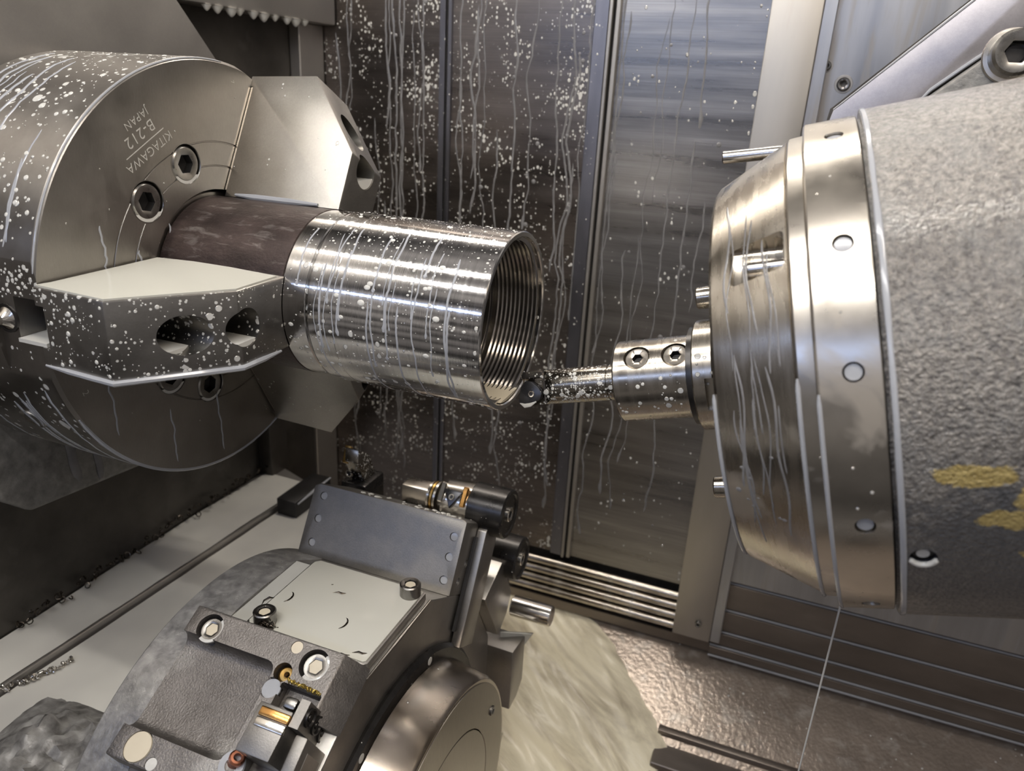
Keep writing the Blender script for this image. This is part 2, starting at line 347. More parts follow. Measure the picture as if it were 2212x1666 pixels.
def lathe(prof, seg=96, bm=None, closed=True, a0=0.0, a1=2 * PI):
    """revolve (t, r) about the X axis"""
    bm = bm or B(); rings = []; full = abs(a1 - a0 - 2 * PI) < 1e-6; fs = []
    n = seg if full else seg + 1
    for t, r in prof:
        if r < 1e-6: rings.append([bm.verts.new((t, 0, 0))] * n); continue
        rings.append([bm.verts.new((t, r * math.cos(a0 + (a1 - a0) * k / seg), r * math.sin(a0 + (a1 - a0) * k / seg))) for k in range(n)])
    pairs = list(zip(rings[:-1], rings[1:]))
    if closed: pairs.append((rings[-1], rings[0]))
    for p, q in pairs:
        for k in range(seg if full else seg):
            k2 = (k + 1) % n
            v = []
            for x in (p[k], p[k2], q[k2], q[k]):
                if x not in v: v.append(x)
            if len(v) >= 3:
                try: fs.append(bm.faces.new(v))
                except ValueError: pass
    bmesh.ops.recalc_face_normals(bm, faces=fs); return bm
def frame_from(origin, x, up=(0, 0, 1)):
    x = Vector(x).normalized(); u = Vector(up)
    if abs(x.dot(u.normalized())) > 0.98: u = Vector((0, 1, 0))
    y = u.cross(x).normalized(); z = x.cross(y)
    m = Matrix((x, y, z)).transposed().to_4x4(); m.translation = Vector(origin); return m
def rod(p0, p1, r0, r1=None, seg=32, ch=0.0, bm=None):
    p0, p1 = Vector(p0), Vector(p1); L = (p1 - p0).length; r1 = r0 if r1 is None else r1
    pr = [(0, 0), (0, r0 - ch), (ch, r0), (L - ch, r1), (L, r1 - ch), (L, 0)] if ch else [(0, 0), (0, r0), (L, r1), (L, 0)]
    b = lathe(pr, seg, closed=False); b.transform(frame_from(p0, p1 - p0))
    return merge(bm, b) if bm else b
def boolean(bm, cutters, op='DIFFERENCE'):
    me = bpy.data.meshes.new('b'); bm.to_mesh(me); bm.free(); o = bpy.data.objects.new('b', me); COL.objects.link(o); cs = []
    for c in cutters:
        cm = bpy.data.meshes.new('c'); c.to_mesh(cm); c.free(); co = bpy.data.objects.new('c', cm); COL.objects.link(co); cs.append(co)
        md = o.modifiers.new('m', 'BOOLEAN'); md.object = co; md.operation = op; md.solver = 'EXACT'
    dg = bpy.context.evaluated_depsgraph_get(); dg.update()
    ev = bpy.data.meshes.new_from_object(o.evaluated_get(dg), depsgraph=dg)
    nb = B(); nb.from_mesh(ev); bpy.data.meshes.remove(ev)
    for x in [o] + cs:
        d = x.data; bpy.data.objects.remove(x); bpy.data.meshes.remove(d)
    return nb
def socket_head(r, h, hexr, depth, seg=48, ch=1.0):
    """socket head cap screw, axis +X, seat at x=0"""
    bm = B(); hp = []
    for k in range(seg):
        a = 2 * PI * k / seg; s = (a % (PI / 3)) - PI / 6
        rr = hexr * math.cos(PI / 6) / math.cos(s); hp.append((rr * math.cos(a), rr * math.sin(a)))
    def ring(x, rad): return [bm.verts.new((x, rad * math.cos(2 * PI * k / seg), rad * math.sin(2 * PI * k / seg))) for k in range(seg)]
    def hx(x, s=1.0): return [bm.verts.new((x, a * s, b * s)) for a, b in hp]
    rs = [ring(0, r), ring(h - ch, r), ring(h, r - ch), ring(h, hexr * 1.18), hx(h - 0.5), hx(h - depth)]
    fs = [bm.faces.new(rs[0][::-1])]
    for p, q in zip(rs[:-1], rs[1:]):
        for k in range(seg): fs.append(bm.faces.new((p[k], p[(k + 1) % seg], q[(k + 1) % seg], q[k])))
    c = bm.verts.new((h - depth - hexr * 0.25, 0, 0))
    for k in range(seg): fs.append(bm.faces.new((rs[-1][k], rs[-1][(k + 1) % seg], c)))
    for f in fs[1 + 4 * seg:]: f.material_index = 1  # socket faces use the dark slot, shade painted into the recess
    bmesh.ops.recalc_face_normals(bm, faces=fs); return bm
def disc(x, r, seg=32, th=0.6): return lathe([(x - th, 0), (x - th, r), (x, r * 0.97), (x + 0.15, 0)], seg, closed=False)
def tube_path(pts, rad, seg=8, flat=1.0, nrm=None, bm=None, taper=True):
    """round (or flattened along nrm) bead following pts"""
    bm = bm or B(); pts = [Vector(p) for p in pts]; rings = []; fs = []
    for i, p in enumerate(pts):
        t = (pts[min(i + 1, len(pts) - 1)] - pts[max(i - 1, 0)]).normalized()
        nn = Vector(nrm[i] if isinstance(nrm, list) else nrm) if nrm is not None else Vector((0.13, 0.31, 0.94))
        s = t.cross(nn).normalized(); nn = s.cross(t).normalized()
        r = rad[i] if isinstance(rad, (list, tuple)) else rad
        if taper and i in (0, len(pts) - 1): r *= 0.45
        rings.append([bm.verts.new(p + s * (r * math.cos(2 * PI * k / seg)) + nn * (r * flat * math.sin(2 * PI * k / seg))) for k in range(seg)])
    for a, b in zip(rings[:-1], rings[1:]):
        for k in range(seg): fs.append(bm.faces.new((a[k], a[(k + 1) % seg], b[(k + 1) % seg], b[k])))
    fs.append(bm.faces.new(rings[0][::-1])); fs.append(bm.faces.new(rings[-1]))
    bmesh.ops.recalc_face_normals(bm, faces=fs); return bm
def dome(bm, p, n, r, st=None, k=1.0):
    """one flattened coolant drop: rim ring, shoulder ring, crown"""
    p = Vector(p); n = Vector(n).normalized(); a = n.cross(Vector((0.3, 0.2, 0.9)) if st is None else Vector(st))
    a = a.normalized() if a.length > 1e-5 else n.orthogonal().normalized(); b = n.cross(a)
    s = 9; rr = [bm.verts.new(p + (a * math.cos(2 * PI * i / s) + b * (k * math.sin(2 * PI * i / s))) * r - n * 0.05) for i in range(s)]
    r2 = [bm.verts.new(p + (a * math.cos(2 * PI * i / s) + b * (k * math.sin(2 * PI * i / s))) * (r * 0.7) + n * (r * 0.24)) for i in range(s)]
    c = bm.verts.new(p + n * (r * 0.33))
    for i in range(s):
        bm.faces.new((rr[i], rr[(i + 1) % s], r2[(i + 1) % s], r2[i])); bm.faces.new((r2[i], r2[(i + 1) % s], c))
def rx(deg): return Matrix.Rotation(R(deg), 4, 'X')
def T(*v): return Matrix.Translation(Vector(v))
def place_m(origin, xdir, up=(0, 0, 1)):
    m = frame_from(Vector(origin) * MM, xdir, up); return m

# ------------------------------------------------------------------ setting: back wall of sliding covers, side wall, chute
def struct(name, bm, mat, label=None):
    o = obj(name, bm, mat); o['kind'] = 'structure'
    if label: o['label'] = label
    return o
YB = 380
struct('wall_back', box((-190, YB + 6, -560), (900, YB + 14, 480)), M['dark'])
def drips(bm, n, x0, x1, y, z0, z1, w0, w1, seed):
    rnd = random.Random(seed)
    for i in range(n):
        x = rnd.uniform(x0, x1); z = z1 - rnd.random() ** 2 * (z1 - z0) * 0.5; L = rnd.uniform(0.25, 1.0) * (z - z0); wd = rnd.uniform(w0, w1)
        pts = []; rad = []; steps = max(6, int(L / 9)); ph = rnd.uniform(0, 20)
        for k in range(steps + 1):
            zz = z - L * k / steps
            xx = x + 9.0 * mnoise.noise(Vector((ph, zz * 0.016, seed))) + 2.6 * mnoise.noise(Vector((ph + 9, zz * 0.06, seed)))
            pts.append((min(max(xx, x0), x1), y, zz)); rad.append(wd * (0.75 + 0.5 * mnoise.noise(Vector((ph, zz * 0.05, 5)))))
        if rnd.random() < 0.5: rad[-2] = wd * 2.0; rad[-1] = wd * 2.2
        tube_path(pts, rad, 6, 0.30, (0, -1, 0), bm)
    return bm
def wall_drops(bm, n, x0, x1, y, z0, z1, seed, rmax=2.2):
    rnd = random.Random(seed)
    for i in range(n):
        r = 0.5 + rmax * rnd.random() ** 4
        dome(bm, (rnd.uniform(x0, x1), y, rnd.uniform(z0, z1)), (0, -1, 0), r, None, 1.0)
    return bm
def cover(label, x0, x1, yf, mat, nd_, seed, wide=1.0, drops=150):
    t = thing('way_cover', label, 'machine cover', ((x0 + x1) / 2, yf, -425), group=None)
    obj('sheet', bevel(box((x0, yf, -424), (x1, yf + 3, 470)), 0.5, 1), mat, t)
    obj('coolant_runs', drips(B(), nd_, x0 + 4, x1 - 4, yf - 0.1, -415, 300, 0.7 * wide, 1.5 * wide, seed), M['run'], t, kind='stuff')
    obj('coolant_drops', wall_drops(B(), drops, x0 + 4, x1 - 4, yf - 0.1, -400, 290, seed + 50), M['run'], t, kind='stuff')
    return t
cover('dark spotted sliding cover sheet behind the chuck jaw, leftmost of the back wall', -178, -4, YB, M['cover'], 17, 3)
cover('dark drip-streaked sliding cover sheet behind the open tube mouth, middle of the back wall', 8, 172, YB, M['cover'], 15, 4)
cover('bright brushed sliding cover sheet beside the grey post, rightmost of the back wall', 196, 343, YB, M['cover_bright'], 12, 5, 0.8, 60)
def strip(name, label, boxes, z0=-424, z1=470):
    t = thing(name, label, 'wiper strip', ((boxes[0][0] + boxes[-1][1]) / 2, YB - 4, z0))
    for nm, mt, (xa, xb, ya) in ((b[3], b[4], b[:3]) for b in boxes):
        obj(nm, bevel(box((xa, ya, z0), (xb, YB + 5, z1)), 0.6, 1), M[mt], t)
    return t
strip('seam_strip', 'narrow blue-grey seam strip between the two dark cover sheets', [(-5.5, 1.5, 376.5, 'lip', 'seam'), (2.0, 4.0, 378, 'groove', 'dark'), (4.5, 9, 377, 'lip', 'seam')])
strip('seam_strip', 'wide grey seam strip with a bright edge between dark and bright cover sheets',
      [(170, 185, 375, 'lip', 'seam'), (186, 189.5, 371.5, 'bright_edge', 'sheet'), (190, 192, 378, 'groove', 'dark'), (192.3, 197, 374, 'lip', 'post')])

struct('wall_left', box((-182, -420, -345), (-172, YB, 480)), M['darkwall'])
struct('trim_1', bevel(box((-172, 118, 201), (-140, YB - 2, 470)), 2, 2), M['sheet'], 'grey box ledge with drips hanging from its lower edge')
struct('trim_2', bevel(box((-172, 332, -430), (-158, YB - 1, 201)), 1, 1), M['sheet'])
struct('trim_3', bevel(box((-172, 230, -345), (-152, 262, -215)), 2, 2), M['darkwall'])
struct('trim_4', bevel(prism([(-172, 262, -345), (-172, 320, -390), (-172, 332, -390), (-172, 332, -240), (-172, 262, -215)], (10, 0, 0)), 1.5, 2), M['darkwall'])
# drips along the lower edge of the ledge
for i, yy in enumerate((172, 186, 205, 217, 237, 253, 271, 291, 306, 322)):
    b = B(); r = 3.4 + 1.4 * ((i * 7) % 3) / 2
    b = lathe([(0, 0), (0, r * 1.45), (0.8, r * 1.3), (r * .6, r * 1.0), (r * 1.05, r * 0.72), (r * 1.4, r * .4), (r * 1.55, r * .15), (r * 1.58, 0)], 14, closed=False); b.transform(T(-143, yy, 201) @ Matrix.Rotation(R(90), 4, 'Y') )
    o = obj('hanging_drop', b, M['milk'])
    tag(o, 'milky coolant drop hanging under the grey ledge above the chuck, %s' % ('leftmost of the row', 'second from the left', 'third from the left', 'fourth from the left', 'fifth from the left', 'fifth from the right',
        'fourth from the right', 'third from the right', 'second from the right', 'rightmost of the row')[i], 'drop', 'drops under the ledge')
# guard plate behind the chuck
b = boolean(prism([(-146, -420, 470), (-146, -122, 470), (-146, 310, 12), (-146, 310, -110), (-146, -420, -110)], (6, 0, 0)), [rod((-160, 0, 0), (-120, 0, 0), 114, seg=64)])
tag(obj('guard_plate', bevel(b, 0.6, 1), M['sheet']), 'grey flat guard plate with a slanted edge behind the top of the chuck', 'guard plate')

# headstock casting under the chuck
t = thing('headstock_casting', 'rough grey headstock casting under the lower left of the chuck', 'casting', (-140, 0, -198))
b = prism([(-165, -126, -60), (-165, -124, -162), (-165, -101, -183), (-165, 60, -197), (-165, 120, -165), (-165, 140, -60)], (53, 0, 0))
obj('casting_body', bevel(b, 4, 3), M['cast'], t)
obj('spindle_flange', lathe([(-171, 60), (-171, 108), (-119, 108), (-119, 60)], 64), M['dark'], t)
b = B()
for (y0, dz) in ((-62, 0), (-40, 8), (-14, 0), (18, 5)):
    pts = [(-111.6, y0 + 3 * mnoise.noise(Vector((y0, k * .3, 1))) + k * 0.5, -128 - dz - k * 6) for k in range(9)]
    tube_path(pts, 2.2 + 0.03 * abs(y0), 6, 0.15, (1, 0, 0), b)
obj('coolant_runs', b, M['run'], t, kind='stuff')

# sloping bed covers running under the turret
def quadprism(pts, th, bm=None): return prism(pts, (0, 0, -th), bm)
t = thing('bed_cover', 'milky wet bed cover running up along the dark left wall', 'machine cover', (-150, -100, -336))
obj('sheet', bevel(quadprism([(-171, -400, -320), (-171, 262, -320), (-101, 236, -320), (-134, -400, -320)], 14), 0.8, 1), M['sheet'], t)
b = B(); NX, NY = 10, 90; g = []
for j in range(NY + 1):
    row = []; y = -398 + j / NY * 632
    xl = -170.5; xr = -134 + (y + 400) / 636 * 33 - 2.5
    if y > 120: xl += (y - 120) * 0.06
    for i in range(NX + 1):
        x = xl + (xr - xl) * i / NX
        row.append(b.verts.new((x, y, -319.2 + 1.0 * mnoise.noise(Vector((x * .05, y * .02, 2))))))
    g.append(row)
for j in range(NY):
    for i in range(NX): b.faces.new((g[j][i], g[j][i + 1], g[j + 1][i + 1], g[j + 1][i]))
obj('coolant_film', b, M['stream'], t, kind='stuff')
t = thing('bed_cover', 'lower milky bed cover strip beside the round turret flange', 'machine cover', (-60, -60, -356))
obj('sheet', bevel(quadprism([(-133, -400, -327), (-99, 250, -327), (-40, 250, -327), (27, 120, -327), (27, -400, -327)], 12), 0.8, 1), M['sheet'], t)
b = B(); g = []
for j in range(81):
    row = []; y = -398 + j / 80 * 640; xl = -131 + (y + 400) / 650 * 33; xr = 26 if y < 118 else 26 - (y - 118) * 0.51
    for i in range(11):
        x = xl + (xr - xl) * i / 10
        row.append(b.verts.new((x, y, -326.2 + 0.8 * mnoise.noise(Vector((x * .04, y * .03, 4))))))
    g.append(row)
for j in range(80):
    for i in range(10): b.faces.new((g[j][i], g[j][i + 1], g[j + 1][i + 1], g[j + 1][i]))
obj('coolant_film', b, M['stream'], t, kind='stuff')
# end block at the far end of the covers
t = thing('cover_end_block', 'dark block with two pale edges at the far end of the bed covers', 'block', (-80, 215, -336))
obj('block', bevel(box((-100, 170, -336), (-74, 240, -306)), 1.5, 2), M['dark'], t)
obj('pale_edge', tube_path([(-72, 172, -308), (-72, 205, -306), (-73, 238, -306)], 2.0, 8), M['bead'], t, kind=None)
# lumpy casting in the lower left corner
b = B(); g = []
for j in range(41):
    row = []
    for i in range(41):
        x = -100 + 112 * i / 40; y = -330 + 200 * j / 40
        s = max(0, min(1, (x + 96 + (y + 130) * 0.15) / 50)) * max(0, min(1, (-128 - y) / 34.0))
        h = -327.5 + 28 * s * (0.75 + 0.5 * mnoise.noise(Vector((x * .03, y * .03, 7)))) + s * 9 * mnoise.noise(Vector((x * .11, y * .11, 3))) + s * 4 * mnoise.noise(Vector((x * .3, y * .3, 8)))
        row.append(b.verts.new((x, y, h)))
    g.append(row)
for j in range(40):
    for i in range(40): b.faces.new((g[j][i], g[j][i + 1], g[j + 1][i + 1], g[j + 1][i]))
tag(obj('cast_mound', b, M['mound'], angle=60), 'lumpy wet casting in the lower left corner beside the turret flange', 'casting')

# right: post, recessed panel, stepped covers, rails, chute
t = thing('guide_post', 'tall grey upright post between the brushed cover and the spindle', 'post', (366, 360, -475))
obj('channel', bevel(box((343, 350, -475), (388, 384, 480)), 1.0, 2), M['post'], t)
obj('flange', bevel(box((388, 353, -475), (400, 384, 480)), 0.8, 1), M['sheet_blue'], t)
o = obj('foot_bolt', socket_head(4, 3, 2, 1.5, 24, 0.5), M['bolt'], t, frame=frame_from((372, 350, -452), (0, -1, 0)))
struct('wall_right', box((394, 371, -395), (900, 380, 480)), M['sheet_blue'])
for (x, z, r, lb) in ((399.5, 178.9, 4.2, 'small round bolt on the blue-grey panel, nearer the post'), (417, 163.7, 6, 'larger ringed bolt on the blue-grey panel above the slanted arm')):
    tb = thing('panel_bolt', lb, 'bolt', (x, 371, z))
    obj('bolt_head', socket_head(r, 4, r * 0.5, 1.6, 32, 1.2), M['bolt'], tb, frame=frame_from((x, 371, z), (0, -1, 0)))
    obj('washer', lathe([(0, r * .8), (0, r * 1.35), (0.9, r * 1.3), (0.9, r * .8)], 32), M['sheet'], tb, frame=frame_from((x, 371, z), (0, -1, 0)))
t = thing('stepped_cover', 'dark stepped cover with thin pale edges under the spindle, right of the post', 'machine cover', (560, 375, -490))
zs = [-380, -401, -438, -468, -487, -500]
for i in range(5):
    yb = 379 - 4 * i
    obj('step', bevel(box((389, yb - 3, zs[i + 1]), (900, yb + 4, zs[i] + (30 if i == 0 else 0))), 0.4, 1), M['lattice'], t)
    obj('pale_edge', tube_path([(389 + 51 * k, yb - 4.2, zs[i + 1] + 1.2 + 0.5 * mnoise.noise(Vector((k, i, 0)))) for k in range(11)], 1.3, 6, taper=False), M['bead'], t)  # pale bead paints the light caught along each step edge
b = B()
rnd = random.Random(5)
for i in range(16):
    k = rnd.randrange(4); x = rnd.uniform(392, 700); yb = 379 - 4 * k - 4
    pts = [(x + 3 * mnoise.noise(Vector((i, q * .5, 0))), yb - 0.2 - q * 0.4, zs[k + 1] - q * (zs[k + 1] - zs[k + 2]) / 6 ) for q in range(7)]
    tube_path(pts, rnd.uniform(0.8, 1.7), 6, 0.3, (0, -1, 0), b)
obj('coolant_runs', b, M['run'], t, kind='stuff')
for i, z in enumerate((-437, -450, -463, -476)):
    tag(obj('slide_rail', rod((120, 374 - 2 * i, z), (342, 374 - 2 * i, z), 5.4, seg=20), M['rail']),
        'wet shiny slide rail below the cover sheets, %s' % ('topmost of the four', 'second from the top', 'third from the top', 'lowest of the four')[i], 'rail', 'slide rails under the back wall')
struct('floor', prism([(-170, 384, -500), (900, 384, -500), (900, -420, -800), (-170, -420, -800)], (0, 0, -8)), M['chute'])
struct('trim_5', box((100, 366, -500), (900, 384, -487)), M['lattice'])

# ------------------------------------------------------------------ lathe chuck
chuck = thing('lathe_chuck', 'large round three-jaw lathe chuck holding the steel tube on the left', 'chuck', (0, 0, 0))
prof = [(-118, 40), (-118, 149), (-115, 152), (-2, 152), (0, 150), (0, 97.0), (-0.7, 96.6), (-0.7, 96.1), (0, 95.7), (0, 80.3), (-0.7, 79.9), (-0.7, 79.4), (0, 79.0), (0, 63), (-6, 62.4), (-30, 62.2), (-30, 40)]
cb = lathe(prof, 160)
cut = []
JA = [180.5, 62.6, 298.4]
for ja in JA:
    c = box((-22, 112, -14), (1, 160, 14)); c.transform(rx(ja)); cut.append(c)
    c = box((-37, 147.6, -39), (1.5, 160, 39)); c.transform(rx(ja)); cut.append(c)
BOLT = [105.3, 134.8, 228.6, 256.6]
for a in BOLT:
    c = rod((-9, 0, 0), (3, 0, 0), 13.6, seg=40); c.transform(T(0, 85.2 * math.cos(R(a)), 85.2 * math.sin(R(a)))); cut.append(c)
c = rod((-60, -129, -80.5), (-45, -129, -80.5), 1, seg=12); c.free()
cb = boolean(cb, cut)
# the flat seats above cut away the corner between +/-39 of every jaw; x axis is the chuck axis
body = obj('chuck_body', cb, M['ground'], chuck, angle=20)
# rim of the body gets the wetter splattered steel
body.data.materials.append(M['rim'])
for p in body.data.polygons:
    if Vector((0, p.center.y, p.center.z)).length > 0.1465 and abs(p.normal.x) < 0.5: p.material_index = 1
obj('pilot_disc', lathe([(-8, 0), (-8, 61.0), (-3.6, 61.4), (-3, 60.6), (-3, 50), (-3.4, 49.6), (-3.4, 0)], 96, closed=False), M['ground'], chuck)
proto = None
for a in BOLT + [126.7]:
    small = a == 126.7
    rr = 48.9 if small else 85.2
    org = (-3.2 if small else -8.5, rr * math.cos(R(a)), rr * math.sin(R(a)))
    fr = T(*org) @ rx(a * 1.7)
    bt = obj('mounting_bolt' if not small else 'pilot_screw', socket_head(6, 2.2, 3.2, 2, 32, .8) if small else socket_head(12.2, 8.2, 7.0, 6.5, 48, 1.2), M['bolt'], chuck, frame=fr)
    # coolant caught in the lower part of the counterbore
    rad = 4.6 if small else 13.4
    seg_ = [(0, rad * math.cos(R(q)), rad * math.sin(R(q))) for q in range(215, 326, 10)]
    obj('coolant_fill', prism(seg_, (2.4 if small else 8.0, 0, 0)), M['milk'], bt, frame=T(*org) if not small else T(org[0] + .2, org[1], org[2]), kind='stuff')
    if not small:
        obj('counterbore_ring', lathe([(-0.6, 13.2), (-0.6, 14.2), (0.12, 14.1), (0.12, 13.5)], 48), M['bolt'], bt, frame=T(0.0, org[1], org[2]))
# small sprung plunger and rim plug
obj('plunger', lathe([(0, 0), (0, 7), (2, 7), (3.5, 5), (6.5, 3), (7.5, 0)], 28, closed=False), M['chrome'], chuck, frame=frame_from((-30, -146.5, -2), (0, -1, 0)))
obj('plunger_ring', lathe([(0, 7.2), (0, 9.2), (1.4, 9.0), (1.4, 7.2)], 32), M['black'], chuck, frame=frame_from((-30, -147.2, -2), (0, -1, 0)))
a = R(-148); n = Vector((0, math.cos(a), math.sin(a)))
obj('rim_plug', lathe([(0, 0), (0, 7.5), (0.5, 9.2), (1.2, 9.2), (0.8, 7), (0.3, 0)], 32, closed=False), M['chrome'], chuck, frame=frame_from(Vector((-52, 0, 0)) + n * 151.2, n))
# engraved lettering
def letters(txt, size, org, right, up, spacing=1.0, off=-0.012):
    cu = bpy.data.curves.new('t', 'FONT'); cu.body = txt; cu.size = size; cu.align_x = 'CENTER'; cu.align_y = 'CENTER'; cu.extrude = 0.12; cu.offset = off * size
    cu.space_character = spacing
    o = bpy.data.objects.new('t', cu); COL.objects.link(o); dg = bpy.context.evaluated_depsgraph_get(); dg.update()
    me = bpy.data.meshes.new_from_object(o.evaluated_get(dg), depsgraph=dg); bm = B(); bm.from_mesh(me)
    bpy.data.objects.remove(o); bpy.data.curves.remove(cu); bpy.data.meshes.remove(me)
    r = Vector(right).normalized(); u = Vector(up); u = (u - r * u.dot(r)).normalized(); nn = r.cross(u)
    m = Matrix((r, u, nn)).transposed().to_4x4(); m.translation = Vector(org); bm.transform(m); return bm
rt = (0, -0.873, -0.488); up = (0, 0.488, -0.873)
TXC = Vector((0.15, -56.7, 97.2))
def tx(d): return TXC + Vector(up).normalized() * d
obj('engraving', letters('KITAGAWA', 8.4, tx(6.0), rt, up, 1.02), M['engrave'], chuck)
obj('engraving', letters('B-212', 10.5, tx(-7.0), rt, up, 1.12), M['engrave'], chuck)
obj('engraving', letters('JAPAN', 7.2, tx(-15.8) + Vector((0, 2.6, 1.5)), rt, up, 1.1), M['engrave'], chuck)
e0 = tx(0); r_ = Vector(rt).normalized()
obj('engraved_line', prism([e0 - r_ * 19 + Vector(up) * .3, e0 + r_ * 19 + Vector(up) * .3, e0 + r_ * 19 - Vector(up) * .3, e0 - r_ * 19 - Vector(up) * .3], (0.15, 0, 0)), M['engrave'], chuck)
obj('engraving', letters('7', 5, (0.15, 29.9, 136.8), (0, .2, -1), (0, 1, .2)), M['engrave'], chuck)
obj('engraving', letters('2', 6.5, (0.15, -128, -52), (0, .2, -1), (0, 1, .2)), M['engrave'], chuck)

# jaws
def jaw(ja, hi, lo, mat, pool):
    F = rx(ja)
    def P(x, rad, off): return (x, rad, off)
    # local frame: y = radial, z = across.  z runs from lo to hi
    b = prism([(2, 50, lo), (2, 142, lo), (-1, 142, lo), (-1, 150.5, lo), (56, 153.5, lo), (101, 98, lo), (101, 52, lo)], (0, 0, hi - lo))
    bevel(b, 0.9, 2)
    zc = (hi + lo) / 2
    cutters = [rod((-5, 0, 0), (110, 0, 0), 58.6, seg=96), rod((34, 122, zc), (120, 122, zc), 12.3, seg=48), rod((44, 92.5, zc), (120, 92.5, zc), 12.3, seg=48),
               box((-5, 118, zc - 13), (6, 160, zc + 13))]
    b = boolean(b, cutters)
    o = obj('jaw', b, mat, chuck, frame=F, angle=25)
    # serrated seat between jaw and chuck face
    pts = []; n = 58
    for k in range(n + 1):
        r0 = 61 + (141 - 61) * k / n; pts.append((0.15, r0, lo + 0.6)); pts.append((1.2, r0 + (141 - 61) / n * .5, lo + 0.6))
    poly = [(2.1, 61, lo + .6)] + pts + [(2.1, 142, lo + .6)]
    obj('serration', prism(poly, (0, 0, hi - lo - 1.2)), M['chrome'], o, frame=F)
    obj('hole_shade_disc', rod((33.5, 122, zc), (34.5, 122, zc), 12.2, seg=40), M['dark'], o, frame=F)  # dark disc paints the shade at the bottom of the bolt hole
    return o, F, zc
# near jaw (flat toward the camera side, coolant lying on its upper face)
j1, F1, zc1 = jaw(180.5, 25.0, -23.2, M['jaw'], True)
pz = 23.2
lo1 = -23.2
o = obj('coolant_pool', prism([(2.6, 60, lo1 - 1.1), (2.6, 141, lo1 - 1.1), (0.5, 149, lo1 - 1.1), (55.3, 152, lo1 - 1.1), (99.6, 97.3, lo1 - 1.1), (99.6, 59.5, lo1 - 1.1), (60, 56, lo1 - 1.1), (30, 56, lo1 - 1.1)], (0, 0, 1.2)), M['pool'], j1, frame=F1, kind='stuff')
def hole_pool(par, F, x0, x1, yc, zc, down, depth, rad=12.1):
    """coolant lying in the lower part of a bolt hole; down = unit vector (y,z) in jaw frame"""
    dy, dz = down; ang = math.atan2(dz, dy); h = math.acos(depth / rad)
    pts = [(x0, yc + rad * math.cos(ang - h + 2 * h * k / 14), zc + rad * math.sin(ang - h + 2 * h * k / 14)) for k in range(15)]
    obj('coolant_fill', prism(pts, (x1 - x0, 0, 0)), M['milk'], par, frame=F, kind='stuff')
hole_pool(j1, F1, 34.5, 75, 122, zc1, (0, 1), 9.3); hole_pool(j1, F1, 44.5, 100.2, 92.5, zc1, (0, 1), 8.8)
b = B()
tube_path([(x, y, 25.3) for x, y in ((-1, 150), (20, 151.5), (40, 152.8), (56, 153.7), (70, 136.5), (85, 118), (101, 98.2), (101.5, 80), (101.3, 62))], 1.9, 8, bm=b)
obj('coolant_bead', b, M['bead'], j1, frame=F1, kind='stuff')
obj('coolant_fill', box((-21.6, 114, 11.6), (1.5, 149.5, 13.9)), M['milk'], j1, frame=F1, kind='stuff')
j2, F2, zc2 = jaw(62.6, 17.6, -26.5, M['jaw_clean'], False)
hole_pool(j2, F2, 44.5, 100, 92.5, zc2, (-0.883, -0.46), 5.5); 
# local z=+17.6 is the face seen from the camera side
obj('coolant_bead', tube_path([(12, 57.4, 18.2), (30, 56.8, 18.8), (60, 56.8, 18.8), (84, 57.0, 18.4)], 2.3, 8), M['bead'], j2, frame=F2, kind='stuff')
j3, F3, zc3 = jaw(298.4, 26, -18.2, M['jaw'], False)
j3.data.materials[0] = M['jaw_clean']

# coolant drops and runs on the near jaw and on the chuck rim
rnd = random.Random(3)
b = B()
for i in range(120):
    u = rnd.random()
    z = rnd.uniform(-22, 24); r = 0.35 + 1.5 * rnd.random() ** 4
    if u < 0.55:
        x = rnd.uniform(3, 54); y = 150.6 + (x + 1) / 57 * 3; n = Vector((-0.05, 1, 0))
    else:
        k = rnd.random(); x = 57 + 43 * k; y = 152.5 - 54 * k; n = Vector((0.77, 0.63, 0))
        if (Vector((y, z)) - Vector((122, zc1))).length < 15 or (Vector((y, z)) - Vector((92.5, zc1))).length < 14: continue
    if u < .55 and y > 150 and abs(z - zc1) < 14 and x < 8: continue
    dome(b, (x, y, z), n, r, None, 1.0)
obj('coolant_drops', b, M['drop'], j1, frame=F1, kind='stuff')
def on_rim(x, deg, r=152.0): return Vector((x, r * math.cos(R(deg)), r * math.sin(R(deg))))
b = B()
for i in range(17):
    x = -112 + 108 * rnd.random(); a0 = rnd.uniform(95, 150) if i < 10 else rnd.uniform(196, 212); L = rnd.uniform(18, 75) if i < 10 else rnd.uniform(20, 55); pts = []; nr = []
    for k in range(26):
        a = a0 + L * k / 25
        if 165 < a < 197 and i < 10: break
        xx = x + 5 * mnoise.noise(Vector((i * 3.1, a * .06, 0))) + 1.6 * mnoise.noise(Vector((i, a * .3, 0)))
        p = on_rim(min(-3, xx), a, 152.05); pts.append(p); nr.append((0, p.y, p.z))
    if len(pts) > 3: tube_path(pts, rnd.uniform(0.7, 1.5), 6, 0.35, nr, b)
obj('coolant_runs', b, M['bead'], chuck, kind='stuff')
b = B()
for i in range(360):
    x = rnd.uniform(-112, -4); a = rnd.uniform(92, 163); p = on_rim(x, a, 152)
    dome(b, p, (0, p.y, p.z), 0.4 + 1.5 * rnd.random() ** 3, (1, 0, 0), 1.0)
for i in range(60):
    x = rnd.uniform(-34, -4); z = rnd.uniform(14, 33); p = Vector((x, -147.7, z)); dome(b, p, (0, -1, 0), 0.4 + 1.2 * rnd.random() ** 2)
obj('coolant_drops', b, M['drop'], chuck, kind='stuff')
b = B()                                             # runs down the chuck face, and the wet lower edge
